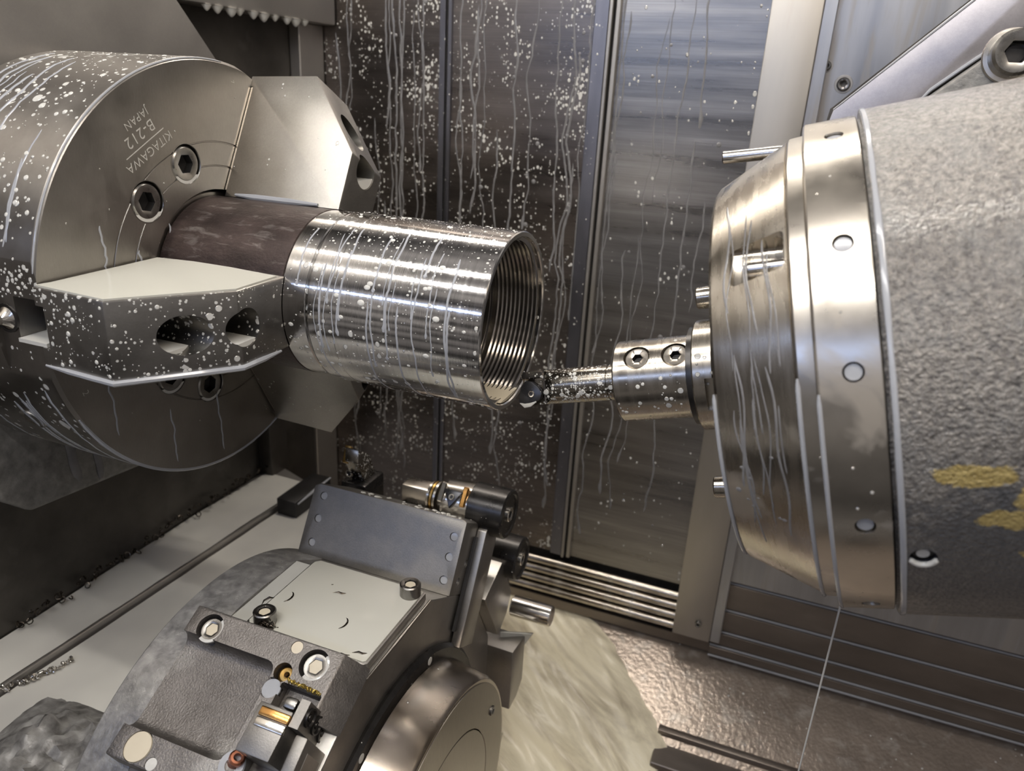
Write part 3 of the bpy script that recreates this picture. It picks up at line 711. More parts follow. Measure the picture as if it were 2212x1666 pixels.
for i, (y0, z0, L) in enumerate(((-62, -88, 52), (-14, -92, 50), (-44, 44, 30), (-100, 50, 28), (-72, 30, 20), (-110, -40, 50))):
    pts = [(0.1, y0 + 3 * mnoise.noise(Vector((i, k * .4, 0))) + k * .15, z0 - L * k / 12) for k in range(13)]
    tube_path([p for p in pts if Vector(p[1:]).length < 149], 0.8, 6, 0.3, (1, 0, 0), b)
tube_path([on_rim(-0.9, q, 151.2) for q in range(207, 296, 3)], 1.3, 6, bm=b)
tube_path([on_rim(-1.0, q, 151.3) for q in range(82, 172, 3)], 0.7, 6, bm=b)
obj('coolant_runs', b, M['bead'], chuck, kind='stuff')
# ------------------------------------------------------------------ workpiece
wp = thing('steel_tube', 'bright turned steel tube with an open threaded mouth held in the chuck jaws', 'workpiece', (120, 0, -59))
obj('raw_section', lathe([(-2.8, 0), (-2.8, 57.2), (-1.6, 58.2), (99.6, 58.2), (99.9, 57.0), (99.9, 0)], 128, closed=False), M['scale'], wp, label='dark brown scaled section', angle=15)
po = [(100, 20), (100, 57.2), (100.8, 58.0), (103, 58.1), (117.6, 57.7), (118.2, 57.0), (120, 57.0), (120.8, 58.7), (121.4, 59.0), (139, 59.0), (139.2, 58.85), (139.5, 58.85), (139.7, 59.0), (240.4, 59.0), (241, 58.4),
      (241, 55.8), (240, 55.2), (238, 55.2)]
obj('turned_sleeve', lathe(po + [(238, 57), (102, 57), (102, 20)], 192), M['tube'], wp, angle=20)
th = [(238.2, 55.2)]
x = 238.0
for k in range(10):
    th += [(x - 0.3, 55.2), (x - 1.2, 52.9), (x - 1.8, 52.9), (x - 2.7, 55.2)]; x -= 3.3
th += [(x, 55.2), (x - 1, 55.4), (x - 3, 55.4), (x - 4, 53.2), (x - 4, 56.8), (238.2, 56.8)]
obj('internal_thread', lathe(th, 160), M['thread'], wp, angle=25)
xb = x - 4
obj('bore_wall', lathe([(xb, 53.0), (150, 52.6), (149, 0), (147, 0), (147, 56.8), (xb, 56.8)], 128), M['bore'], wp, angle=20)
# coolant lying in the mouth
pts = [(0, 54.6 * math.cos(R(q)), 54.6 * math.sin(R(q))) for q in range(254, 290, 3)]
obj('coolant_pool', prism([(214, p[1], p[2]) for p in pts], (25.5, 0, 0)), M['cream'], wp, kind='stuff')
rnd = random.Random(8)
b = B()
for i in range(1300):
    x = rnd.uniform(103, 239); a = rnd.gauss(98, 26) if rnd.random() < .72 else rnd.uniform(150, 250); rr = 59.0 if x > 121.2 else 57.9
    if 116 < x < 122: continue
    dense = rnd.random() ** (2.5 if a > 125 else 4)
    r = 0.28 + 1.9 * dense * rnd.random() ** 2.5
    p = on_rim(x, a, rr); dome(b, p, (0, p.y, p.z), r, (1, 0, 0), 0.8 if a < 120 else 1.35)
obj('coolant_drops', b, M['drop'], wp, kind='stuff')
b = B()
for i in range(24):
    x = rnd.uniform(106, 236); a0 = rnd.uniform(108, 165); L = rnd.uniform(25, 110)
    if 112 < x < 126: x = rnd.uniform(128, 236)
    pts = []; nr = []; ww = rnd.uniform(0.3, 0.75)
    for k in range(30):
        a = a0 + L * k / 29
        if a > 258: break
        xx = x + 2.2 * mnoise.noise(Vector((i * 2.3, a * .05, 0))) + 0.5 * mnoise.noise(Vector((i, a * .3, 0))); p = on_rim(xx, a, 59.0 if xx > 121 else 57.95)
        pts.append(p); nr.append((0, p.y, p.z))
    rad = [ww] * len(pts); rad[-2] = ww * 2.2; rad[-1] = ww * 2.4
    tube_path(pts, rad, 6, 0.4, nr, b)
obj('coolant_runs', b, M['bead'], wp, kind='stuff')
b = lathe([(0, 0), (0, 2.2), (3, 2.0), (6, 0.6), (7, 0)], 12, closed=False); b.transform(T(133, 16, -57) @ Matrix.Rotation(R(90), 4, 'Y'))
tag(obj('hanging_drop', b, M['milk']), 'milky coolant drop hanging under the near end of the turned tube step', 'drop')

# ------------------------------------------------------------------ milling spindle (local x = spindle axis, 15 degrees nose down)
SA = Vector((432.2, 9.1, 1.1)); ROT = Matrix.Rotation(R(-15.2), 3, 'Y')
SF = ROT.to_4x4(); SF.translation = SA
sp = thing('milling_spindle', 'large tilted milling spindle head with polished rings on the right', 'spindle head', SA, ROT)
nose = lathe([(-44, 30), (-47, 38), (-47, 108.8), (-45.6, 110.4), (-9.2, 128.8), (-8.4, 128.0), (-8.4, 30)], 192)
c1 = B(); c1 = bevel(box((-36, -9, -10), (-10, 9, 10)), 3, 3); c1.transform(rx(137.5) @ T(0, 122, 0))
c2 = bevel(box((-30, -8, -16), (-11, 8, 16)), 3, 3); c2.transform(rx(-118) @ T(0, 124, 0))
nose = boolean(nose, [c1, c2])
obj('nose_cone', nose, M['spin'], sp, frame=SF, angle=20)
obj('slot_pin', rod((-30, 0, 0), (-8, 0, 0), 3.4), M['chrome'], sp, frame=SF @ rx(138) @ T(0, 114.5, 0))
obj('narrow_ring', lathe([(-8.2, 100), (-8.2, 129.4), (-7.4, 130.2), (-0.6, 130.6), (-0.2, 130), (-0.2, 100)], 192), M['ring'], sp, frame=SF)
rg_ = lathe([(0, 100), (0, 135.2), (0.9, 136.0), (25.0, 136.0), (25.5, 135.4), (25.5, 100)], 192)
RS = [77, 108.2, 140.5, 164.4, 194.7, 226]
rg_ = boolean(rg_, [rod(Vector((14.4, 131 * math.cos(R(a)), 131 * math.sin(R(a)))), Vector((14.4, 140 * math.cos(R(a)), 140 * math.sin(R(a)))), 4.4, seg=28) for a in RS])
obj('wide_ring', rg_, M['ring'], sp, frame=SF, angle=20)
for a in RS:
    n = Vector((0, math.cos(R(a)), math.sin(R(a))))
    s_ = obj('ring_screw', socket_head(4.1, 2.6, 2.0, 1.6, 28, .5), M['bolt'], sp, frame=SF @ frame_from(Vector((14.4, 0, 0)) + n * 131.2, n))
    dz = (SF.to_3x3() @ n).z
    obj('coolant_fill', disc(0, 3.6, 24, 1.0), M['bead'], s_, frame=SF @ frame_from(Vector((14.4, 0, 0)) + n * 134.6, n), kind='stuff')
hs = lathe([(26.0, 100), (26.0, 133.5), (27.2, 133.8), (27.2, 137.2), (28.4, 138.2), (330, 138.2), (330, 100)], 192)
na = Vector((0, math.cos(R(-158.1)), math.sin(R(-158.1))))
hs = boolean(hs, [rod(Vector((36.5, 0, 0)) + na * 132, Vector((36.5, 0, 0)) + na * 145, 5.6, seg=28)])
obj('housing', hs, M['housing'], sp, frame=SF, angle=20)
s_ = obj('housing_screw', socket_head(5.2, 3.2, 2.6, 2, 28, .6), M['black'], sp, frame=SF @ frame_from(Vector((36.5, 0, 0)) + na * 132.4, na))
obj('coolant_fill', disc(0, 2.8, 24, .8), M['milk'], s_, frame=SF @ frame_from(Vector((36.5, 0, 0)) + na * 135.9, na), kind='stuff')
b = tube_path([(36.5 + 5.4 * math.cos(R(q)), 0, 5.4 * math.sin(R(q))) for q in range(195, 346, 10)], 1.3, 8); b.transform(T(-36.5, 0, 0)); 
fr_ = Matrix.Identity(4)
tz = Vector((0, -na.z, na.y)); tz = tz if (SF.to_3x3() @ tz).z > 0 else -tz
mm = Matrix(((1, 0, tz.x, 36.5), (0, na.y, tz.y, na.y * 137.7), (0, na.z, tz.z, na.z * 137.7), (0, 0, 0, 1)))
obj('coolant_bead', b, M['milk'], sp, frame=SF @ mm, kind='stuff')
b = tube_path([Vector((28.8 + 0.5 * mnoise.noise(Vector((q * .05, 0, 0))), 138.3 * math.cos(R(q)), 138.3 * math.sin(R(q)))) for q in range(80, 262, 2)],
              [1.3 + 0.7 * mnoise.noise(Vector((q * .09, 3, 0))) for q in range(80, 262, 2)], 8, 0.6, [(0, math.cos(R(q)), math.sin(R(q))) for q in range(80, 262, 2)])
obj('coolant_bead', b, M['bead'], sp, frame=SF, kind='stuff')
b = B()
for (t0, r0, a0, a1, wd) in ((-47.2, 109.6, 168, 232, 1.0), (-8.0, 130.2, 165, 236, 1.1), (0.3, 135.6, 168, 240, 1.1)):
    qs = [a0 + (a1 - a0) * k / 40 for k in range(41)]
    tube_path([Vector((t0, r0 * math.cos(R(q)), r0 * math.sin(R(q)))) for q in qs], wd, 8, bm=b)
obj('coolant_bead', b, M['bead'], sp, frame=SF, kind='stuff')
b = B(); rnd = random.Random(21)
for i in range(17):
    t0 = rnd.uniform(-40, -14); a0 = rnd.uniform(158, 178) if i < 11 else rnd.uniform(112, 140); L = rnd.uniform(14, 42); pts = []; nr = []
    for k in range(18):
        a = a0 + L * k / 17; tt = t0 + 4.5 * mnoise.noise(Vector((i * 1.7, a * .06, 2))) + (a - a0) * 0.04
        tt = max(-44, min(-10, tt)); r0 = 110.4 + (tt + 45.6) * 18.4 / 36.4 + 0.1; pts.append(Vector((tt, r0 * math.cos(R(a)), r0 * math.sin(R(a))))); nr.append((-.4, math.cos(R(a)), math.sin(R(a))))
    tube_path(pts, rnd.uniform(0.25, 0.6), 6, 0.35, nr, b)
for i in range(12):
    tt = rnd.uniform(-42, -20); a = rnd.uniform(165, 200); r0 = 110.4 + (tt + 45.6) * 18.4 / 36.4; dome(b, (tt, r0 * math.cos(R(a)), r0 * math.sin(R(a))), (-.4, math.cos(R(a)), math.sin(R(a))), rnd.uniform(.5, 1.3), (1, 0, 0), 1.5)
obj('coolant_runs', b, M['run'], sp, frame=SF, kind='stuff')
for (y, z) in ((18, 45), (-8, -73)):
    obj('nozzle', rod((-48, y, z), (-71, y, z), 7.6, 6.8, 32, 0.8), M['spin'], sp, frame=SF)
obj('spray_pipe', rod((-49.5, 50, 125.6), (4, 50, 121.0), 3.9, None, 28, 0.6), M['chrome'], sp, frame=SF)
# wet bead and weld along the top of the housing
b = B(); g = []
tube_path([(52, 46, 130.4), (80, 44, 131), (120, 42, 131.6), (180, 40, 132.2), (246, 38, 132.8)], [2.6, 2.0, 1.6, 1.8, 2.2], 8, 0.7, (0, 0, 1), b)
dome(b, (60, 38, 132.8), (0, .28, .96), 6.5, (0, 1, 0), .6); dome(b, (54, 26, 135.5), (0, .2, .98), 5.0, (0, 1, 0), .5)
obj('coolant_bead', b, M['milk'], sp, frame=SF, kind='stuff')

b = B(); p0 = SF @ Vector((0.8, 135.6 * math.cos(R(258)), 135.6 * math.sin(R(258))))
tube_path([(p0.x, p0.y, p0.z + 1 - 8.6 * k) for k in range(60)], [0.62 - 0.004 * k for k in range(60)], 8, 1.0, (0, 1, 0), b, taper=False)
tag(obj('coolant_trickle', b, M['milk']), 'thin pale thread of coolant falling from the bottom of the spindle ring', 'coolant trickle', kind='stuff')

# tool holder and boring bar in the spindle
th_ = thing('tool_holder', 'round steel tool holder with two set screws in the spindle nose', 'tool holder', SA + ROT @ Vector((-75, 0, 0)), ROT)
hb = lathe([(-121.9, 12.3), (-121.9, 24.8), (-120.8, 25.9), (-76, 25.9), (-75, 25), (-75, 12.3)], 96)
sa = 129.0; sn = Vector((0, math.cos(R(sa)), math.sin(R(sa))))
hb = boolean(hb, [rod(Vector((t_, 0, 0)) + sn * 19, Vector((t_, 0, 0)) + sn * 30, 8.3, seg=36) for t_ in (-106, -82.5)])
obj('holder_body', hb, M['holder'], th_, frame=SF, angle=25)
for t_ in (-106, -82.5):
    obj('set_screw', socket_head(7.6, 5.2, 3.4, 4.5, 36, .6), M['ring'], th_, frame=SF @ frame_from(Vector((t_, 0, 0)) + sn * 19.2, sn))
obj('neck', lathe([(-75, 10), (-75, 30.5), (-71.4, 30.5), (-71.4, 10)], 64), M['black'], th_, frame=SF)
fl = lathe([(-71.3, 10), (-71.3, 33.4), (-70.4, 34.3), (-59.6, 34.3), (-59, 33.6), (-59, 10)], 96)
fl = boolean(fl, [box((-64, -40, -12), (-50, -29, 8))])
obj('flange', fl, M['holder'], th_, frame=SF, angle=25)
obj('drive_neck', lathe([(-59, 10), (-59, 30), (-40, 30), (-40, 10)], 64), M['black'], th_, frame=SF)

bar = thing('boring_bar', 'slim boring bar with a dark cutting insert at the tube mouth', 'boring bar', SA + ROT @ Vector((-150, 0, 0)), ROT)
sh = lathe([(-192, 0), (-192, 9.6), (-190, 11.6), (-130.2, 12.0), (-129.9, 11.3), (-129.1, 11.3), (-128.8, 12.0), (-110, 12.0), (-110, 0)], 64, closed=False)
nA = R(162.8); nv = Vector((0, math.cos(nA), math.sin(nA))); qv = Vector((0, math.cos(nA + PI / 2), math.sin(nA + PI / 2)))
NF = Matrix(((1, 0, 0, 0), (0, qv.y, nv.y, 0), (0, qv.z, nv.z, 0), (0, 0, 0, 1)))      # local (t, q down, n toward the door)
ct = prism([(-200, -30, 3.0), (-175, -30, 3.0), (-166, -30, 12.6), (-166, -30, 20), (-200, -30, 20)], (0, 60, 0)); ct.transform(NF); bmesh.ops.reverse_faces(ct, faces=ct.faces[:])
ct2 = bevel(box((-200, -7, 0.4), (-176, 30, 20)), 2, 2); ct2.transform(NF); bmesh.ops.reverse_faces(ct2, faces=ct2.faces[:])
ct3 = prism([(-200, -20, -20), (-188, -20, -20), (-200, -20, 4)], (0, 40, 0)); ct3.transform(NF); ct3.free()
sh = boolean(sh, [ct, ct2])
obj('shank', sh, M['bar'], bar, frame=SF, angle=25)
ip = [(-194.5, 8.0), (-193.0, 11.5), (-188, 12.4), (-178.5, 7.5), (-177, 4.0), (-179, 0.0), (-184, -4.6), (-188.5, -5.2), (-192, -1.5)]
ib = bevel(prism([(a, q, 0.6) for a, q in ip], (0, 0, 4.6)), 0.6, 2); ins_ = obj('insert', ib, M['carbide'], bar, frame=SF @ NF)
obj('insert_screw', socket_head(2.3, 0.9, 1.1, .8, 24, .3), M['chrome'], ins_, frame=SF @ NF @ frame_from((-184.6, 3.8, 5.0), (0, 0, 1)))
b = B()
tube_path([(-193.5, 9.5, 5.0), (-190, 11.6, 5.2), (-186, 11.2, 5.2), (-181.5, 9.2, 5.0)], [0.8, 1.5, 1.4, 0.8], 8, .5, (0, 0, 1), b)
dome(b, (-173.2, 3.4, 5.2), (-.5, 0, 1), 3.6, (0, 1, 0), .6)
obj('coolant_bead', b, M['drop'], bar, frame=SF @ NF, kind='stuff')
b = B(); rnd = random.Random(4)
for i in range(90):
    t_ = rnd.uniform(-171, -131); a = rnd.uniform(95, 215); r_0 = 0.25 + 1.3 * rnd.random() ** 3; n = Vector((0, math.cos(R(a)), math.sin(R(a))))
    dome(b, Vector((t_, 0, 0)) + n * 11.9, n, r_0, (1, 0, 0), 1.0)
for i in range(46):
    t_ = rnd.uniform(-119, -78); a = rnd.uniform(100, 215); r_0 = 0.25 + 1.2 * rnd.random() ** 3; n = Vector((0, math.cos(R(a)), math.sin(R(a))))
    if (n - sn).length * 26 < 10 and min(abs(t_ + 106), abs(t_ + 82.5)) < 9.5: continue
    dome(b, Vector((t_, 0, 0)) + n * 25.9, n, r_0, (1, 0, 0), 1.0)
obj('coolant_drops', b, M['drop'], bar, frame=SF, kind='stuff')

# slanted arm plate, casting and large bolt behind the spindle
t = thing('arm_plate', 'slanted grey sheet arm plate above the spindle housing, top right', 'arm plate', (470, 156, 130))
b = prism([(408, 150, 126), (411, 150, 141), (572, 150, 300), (700, 150, 300), (700, 150, 284), (512, 150, 195), (468, 150, 157), (455, 150, 120), (450, 150, 90), (410, 150, 90)], (0, 8, 0))
obj('plate', bevel(b, 0.9, 2), M['arm'], t)
b = prism([(407, 158, 124), (409, 158, 141.5), (569, 158, 300), (700, 158, 300), (700, 158, 240), (460, 158, 60), (404, 158, 60)], (0, 60, 0))
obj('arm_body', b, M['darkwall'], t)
obj('pale_edge', tube_path([(512, 149.5, 194.5), (500, 149.5, 185), (484, 149.5, 171), (468, 149.5, 156.5), (462, 149.5, 148)], 1.3, 8, bm=tube_path([(411, 150, 141.2), (470, 150, 199.5), (572, 150, 300.3)], 0.9, 6)), M['bead'], t)
t = thing('bolt_casting', 'rough brown-grey casting between the slanted arm and the housing', 'casting', (560, 140, 60))
obj('casting_body', bevel(prism([(458, 146, 112), (462, 146, 148), (512, 146, 194), (700, 146, 280), (700, 146, 178)], (0, -22, 0)), 2, 2), M['cast'], t)
t = thing('large_bolt', 'large socket head bolt at the right edge above the spindle housing', 'bolt', (501, 122, 172))
obj('bolt_head', socket_head(13.2, 14, 7.0, 9, 56, 1.6), M['bolt'], t, frame=frame_from((505, 124, 177), (0.02, -1, 0.12)))
obj('washer', lathe([(0, 11), (0, 16.2), (1.8, 15.6), (2.2, 11)], 48), M['ring'], t, frame=frame_from((505, 124.2, 177), (0.02, -1, 0.12)))
obj('coolant_fill', disc(0, 5.4, 28, .6), M['black'], t, frame=frame_from((505, 117.0, 177.5), (0.02, -1, 0.12)))  # no coolant here: black disc painted in as shade deep in the socket

# ------------------------------------------------------------------ tool turret
TC = Vector((0, -84, -376)); AP = 169.0
def stn(th):
    """frame of a turret station: local x = machine x, y = tangent (toward smaller angle), z = radial"""
    a = R(th); n = Vector((0, math.cos(a), math.sin(a))); tau = Vector((0, math.sin(a), -math.cos(a)))
    return Matrix(((1, 0, 0, 0), (0, tau.y, n.y, TC.y), (0, tau.z, n.z, TC.z), (0, 0, 0, 1)))
tur = thing('tool_turret', 'twelve sided tool turret drum with a round end cap, below the tube', 'turret', (120, -84, -550))
vr = AP / math.cos(R(15))
dr = prism([(85, TC.y + vr * math.cos(R(15 + 30 * k)), TC.z + vr * math.sin(R(15 + 30 * k))) for k in range(12)], (116, 0, 0))
obj('drum', bevel(dr, 1.2, 2), M['turret'], tur, angle=20)
obj('rear_flange', lathe([(46, 60), (46, 166), (48.5, 168.6), (60, 169.4), (86, 169.4), (86, 60)], 160), M['wet_band'], tur, frame=T(0, -87, -374), angle=20)
CC = T(0, -91, -379)
obj('cap_groove', lathe([(201, 60), (201, 138), (203.5, 139), (206, 136), (206, 60)], 128), M['black'], tur, frame=CC)
obj('cap_ring', lathe([(205, 60), (205, 127), (207, 128), (236, 123.4), (239, 121.0), (239, 60)], 160), M['capring'], tur, frame=CC)
cf = lathe([(238, 0), (238, 119), (239.6, 118.4), (239.6, 84.4), (239.0, 84), (239.0, 83.4), (239.6, 83), (239.6, 0)], 160, closed=False)
capf = obj('cap_face', cf, M['capface'], tur, frame=CC)
obj('cap_screw', socket_head(4.2, 1.4, 2.2, 1.2, 28, .5), M['bolt'], tur, frame=T(239.6, -91 + 104 * math.cos(R(28)), -379 + 104 * math.sin(R(28))))
for a in (70, 112, 140):
    obj('cap_groove_drop', disc(0, 3.2, 20, 1.5), M['drop'], tur, frame=T(206.2, -91 + 132 * math.cos(R(a)), -379 + 132 * math.sin(R(a))), kind='stuff')
obj('turret_body', bevel(box((30, -190, -520), (46, 40, -300)), 6, 4), M['wet_band'], tur)

# cover plate with its coolant pool on the uppermost station
S90 = stn(90)
cp = thing('cover_plate', 'square cover plate flooded with pale coolant on top of the turret', 'cover plate', (150, -80, -207))
pl_ = prism([(104, -34, 169), (108, -38, 169), (197, -38, 169), (199, -36, 169), (199, 44, 169), (197, 46, 169), (108, 46, 169), (104, 42, 169)], (0, 0, 6.5))
obj('plate', bevel(pl_, 0.8, 2), M['turret'], cp, frame=S90)
pp = prism([(105.5, -33.5, 175.3), (108.5, -36.5, 175.3), (195.6, -36.5, 175.3), (197.4, -35, 175.3), (197.4, 43, 175.3), (196, 44.5, 175.3), (109, 44.5, 175.3), (105.5, 41, 175.3)], (0, 0, 1.1))
obj('coolant_pool', bevel(pp, 0.5, 2), M['pool'], cp, frame=S90, kind='stuff')
o_ = obj('coolant_pool', prism([(87, -44, 168.8), (103.8, -44, 168.8), (103.8, 44, 168.8), (87, 44, 168.8)], (0, 0, 0.9)), M['pool_grey'], cp, frame=S90, kind='stuff')
obj('ledge', tube_path([(201.6, -42, 168.6), (201.6, 0, 168.6), (201.6, 46, 168.6)], 1.4, 8), M['chrome'], cp, frame=S90)
def cap_bolt(label, x, y, z):
    tb = thing('cap_bolt', label, 'bolt', (x, y, z), group=None)
    h = obj('bolt_head', socket_head(7.6, 9.5, 4.6, 4.6, 48, .8), M['bolt'], tb, frame=frame_from((x, y, z), (0, 0, 1)))
    obj('coolant_fill', disc(0, 3.8, 28, .6), M['cream'], tb, frame=frame_from((x, y, z + 8.2), (0, 0, 1)), kind='stuff')
    return tb
cap_bolt('socket cap bolt in the pale pool, at the back right corner of the plate', 190, -47, -199.6)
cap_bolt('dark socket cap bolt at the left edge of the pale pool, beside the chip nest', 117, -115, -199.6)
def curl(c, r, turns, h, axis, rad=0.35, n=26, seed=0):
    f = frame_from(c, axis); pts = []
    for k in range(n):
        a = 2 * PI * turns * k / n; rr = r * (1 + .25 * mnoise.noise(Vector((k * .3, seed, 0))))
        pts.append(f @ Vector((h * k / n, rr * math.cos(a), rr * math.sin(a))))
    return pts
PZ = -199.4
for i, (x, y, kind_, lb) in enumerate(((134, -62, 0, 'tiny dark speck of swarf in the pale pool, below the block screws'), (144, -68, 1, 'short dark sliver of swarf in the middle of the pale pool'),
        (163, -93, 2, 'curved hook of swarf in the pale pool, below the short sliver'), (181, -121, 1, 'flat curled chip at the near edge of the pale pool'), (190, -115, 1, 'bright leaf shaped chip at the near right edge of the pale pool'),
        (113, -85, 2, 'dark twisted chip near the left edge of the pale pool'), (128, -117, 0, 'dark dot of swarf between the chip nest and the pool'))):
    if kind_ == 0: b = tube_path([(x - .6, y, PZ), (x + .6, y + .8, PZ)], 0.6, 6)
    elif kind_ == 1: b = tube_path([(x - 4.5, y - 1.5, PZ), (x - 1, y + .6, PZ + .3), (x + 2, y + .4, PZ + .2), (x + 4.5, y + 2, PZ)], [.3, .8, .9, .3], 6, .5, (0, 0, 1))
    else: b = tube_path([(x + 4 * math.cos(q * .38), y + 6 * math.sin(q * .38) - 2, PZ + .1) for q in range(-3, 5)], [.2, .4, .6, .7, .7, .5, .4, .2], 6, .6, (0, 0, 1))
    tag(obj('metal_chip', b, M['chip']), lb, 'metal chip', 'chips lying in the pool')
b = B()
for i in range(7):
    c = Vector((121 + random.uniform(-3, 4), -121.5 + random.uniform(-3, 2), -197 + random.uniform(-1.5, 3)))
    tube_path(curl(c, random.uniform(1.6, 3.4), 2.4, random.uniform(2, 5), (random.uniform(-1, 1), random.uniform(-1, 1), random.uniform(-1, 1)), n=30, seed=i), 0.42, 5, bm=b)
tag(obj('chip_nest', b, M['chip']), 'small tangle of curled steel swarf beside the dark cap bolt', 'swarf', kind='stuff')
tube = B(); tube_path([(112, -112, -190), (113, -110, -187), (116, -108, -185), (118, -106, -186)], [.3, .6, .8, .5], 6, bm=tube)
tag(obj('metal_chip', tube, M['chip']), 'bent sliver of swarf sticking up over the dark cap bolt', 'metal chip')

# upright tool block on the next station
S60 = stn(60)
ba = thing('tool_block', 'upright grey tool block with six small holes behind the pale pool', 'tool block', (132, -5, -226))
bb = prism([(62, -8, 169), (62, -8, 226), (66, -6, 228.5), (198, -6, 228.5), (202, -8, 227), (202, -8, 169)], (0, 48, 0))
bevel(bb, 0.9, 2)
HOL = [(72.5, 219), (72.5, 200), (72.5, 180), (194, 214), (194, 198), (194, 180)]
bb = boolean(bb, [rod((x, -12, z), (x, -4, z), 3.4, seg=24) for x, z in HOL] + [rod((198, 4 + k * 8.4, 180 + k * 14), (206, 4 + k * 8.4, 180 + k * 14), 3.2, seg=20) for k in range(3)])
obj('block_body', bb, M['block'], ba, frame=S60, angle=25)
for x, z in HOL:
    obj('coolant_fill', disc(0, 3.2, 24, .8), M['bead'], ba, frame=S60 @ frame_from((x, -6.4, z), (0, -1, 0)), kind='stuff')
for k in range(3):
    obj('side_screw', disc(0, 3.2, 20, 1.0), M['bead'], ba, frame=S60 @ frame_from((200.5, 4 + k * 8.4, 180 + k * 14), (1, 0, 0)))
b = B(); rnd = random.Random(9)
for i in range(40):
    x = rnd.uniform(90, 198); dome(b, (x, rnd.uniform(-4, 30), 228.5), (0, 0, 1), rnd.uniform(1, 4.5), (1, 0, 0), .45)
obj('coolant_drops', b, M['drop'], ba, frame=S60, kind='stuff')
wg = thing('end_strip', 'tall grey end strip on the right end of the upright tool block', 'strip', (206, 30, -230))
obj('strip_body', bevel(prism([(202.4, 20, 128), (202.4, 20, 222), (202.4, 23, 226), (202.4, 46, 226), (202.4, 50, 215), (202.4, 50, 128)], (8, 0, 0)), .8, 2), M['turret'], wg, frame=S60)
obj('gap_shade_strip', box((202.3, 15.5, 140), (204.5, 20, 216)), M['dark'], wg, frame=S60)  # solid dark strip painted in for the shade of a gap

# boring heads clamped behind the block
def boring_head(name, label, y, z, x0, x1, r, fancy):
    t = thing(name, label, 'boring tool', ((x0 + x1) / 2, y, z - r))
    F = T(0, y, z)
    obj('bar_head', lathe([(x1 - 32, 0), (x1 - 32, r - .6), (x1 - 31.4, r), (x1 - 1.5, r), (x1, r - 1.2), (x1, r * .82), (x1 - 1.2, r * .78), (x1 - 1.2, 0)], 64, closed=False), M['black'], t, frame=F)
    obj('centre_screw', socket_head(r * .3, 2.0, r * .17, 1.4, 28, .6), M['chrome'], t, frame=T(x1 - 1.4, y, z))
    if fancy:
        obj('insert_body', lathe([(x1 - 62, 0), (x1 - 62, r * .62), (x1 - 56, r * .86), (x1 - 32, r * .94), (x1 - 32, 0)], 48, closed=False), M['chrome'], t, frame=F)
        for k in range(3):
            obj('thread_ring', lathe([(x1 - 66 - 3.2 * k, 0), (x1 - 66 - 3.2 * k, r * (.66 - .03 * k)), (x1 - 64 - 3.2 * k, r * (.66 - .03 * k)), (x1 - 64 - 3.2 * k, 0)], 40, closed=False), M['brass' if k == 1 else 'ring'], t, frame=F)
        obj('end_cap', bevel(box((x1 - 98, y - r * .42, z - r * .42), (x1 - 72, y + r * .42, z + r * .42)), 2.5, 2), M['ring'], t)
        n = Vector((0, -.78, .62)); c = Vector((x1 - 46, y, z)) + n * (r * .82); f = frame_from(c, n, (1, 0, 0))
        ib = bevel(prism([(0, 9.5, 0), (0, -6, 8.5), (0, -6, -8.5)], (4.5, 0, 0)), 1.0, 2); q_ = obj('insert', ib, M['carbide'], t, frame=f)
        obj('insert_screw', socket_head(2.6, 1, 1.3, .8, 24, .3), M['chrome'], q_, frame=f @ T(4.4, 0, 0))
        for s in (-1, 1):
            obj('side_facet', bevel(box((0, -11, s * 10 - 2.5), (4, 6, s * 10 + 2.5)), 1, 1), M['chrome' if s < 0 else 'orange'], t, frame=f)
    return t
boring_head('boring_tool', 'round black boring tool with a shiny insert, above the rear of the tool block', 66, -186, 120, 222, 21, True)
boring_head('boring_tool', 'plain round black boring bar end below the shiny boring tool', 106, -254, 180, 222, 20, False)

# small turning tool peeking out at the back
tt = thing('turning_tool', 'small dark turning tool with a tilted insert standing behind the tool block', 'turning tool', (60, 92, -222))
obj('base', bevel(box((52, 74, -232), (78, 108, -200)), 2, 2), M['black'], tt)
obj('shank', bevel(prism([(58, 84, -202), (60, 70, -176), (58, 74, -164), (58, 92, -176), (58, 104, -202)], (14, 0, 0)), 1, 2), M['bar'], tt)
obj('insert', bevel(prism([(57, 70, -178), (57, 76, -163), (57, 80, -166), (57, 76, -182)], (6, 0, 0)), .8, 2), M['brass'], tt)
obj('clamp_screw', socket_head(4.2, 3, 2.2, 1.6, 28, .8), M['chrome'], tt, frame=frame_from((58, 82, -194), (-.1, -1, .1)))

# blocks on the farther stations
def far_block(th, label, x0, x1, s0, s1, h, mat):
    F = stn(th); t = thing('tool_block', label, 'tool block', (F @ Vector(((x0 + x1) / 2, 0, 169)))[:])
    obj('block_body', bevel(prism([(x0, s0, 169), (x0, s0 + 6, 169 + h), (x0, s1 - 10, 169 + h), (x0, s1, 169 + h * .55), (x0, s1, 169)], (x1 - x0, 0, 0)), 1.2, 2), M[mat], t, frame=F)
    return t, F
t, F = far_block(30, 'dull tool block below the plain boring bar end on the turret', 110, 212, -36, 38, 40, 'turret')
obj('coolant_film', prism([(120, 39, 172), (210, 39, 172), (211, 39, 190), (120, 39, 190)], (0, .6, 0)), M['pool_grey'], t, frame=F, kind='stuff')
t, F = far_block(0, 'dull tool block carrying the short round pin on the turret', 120, 226, -34, 34, 34, 'turret')
obj('wet_face', bevel(prism([(206, -38, 186), (232, -30, 206), (206, 20, 196)], (0, 3, 6)), .6, 1), M['pool_grey'], t, frame=F, kind='stuff')
tag(obj('locating_pin', rod((205, 136, -331), (246, 136, -331), 10.2, None, 40, 1.0), M['chrome']), 'short bright round pin sticking out beside the foaming coolant', 'pin')
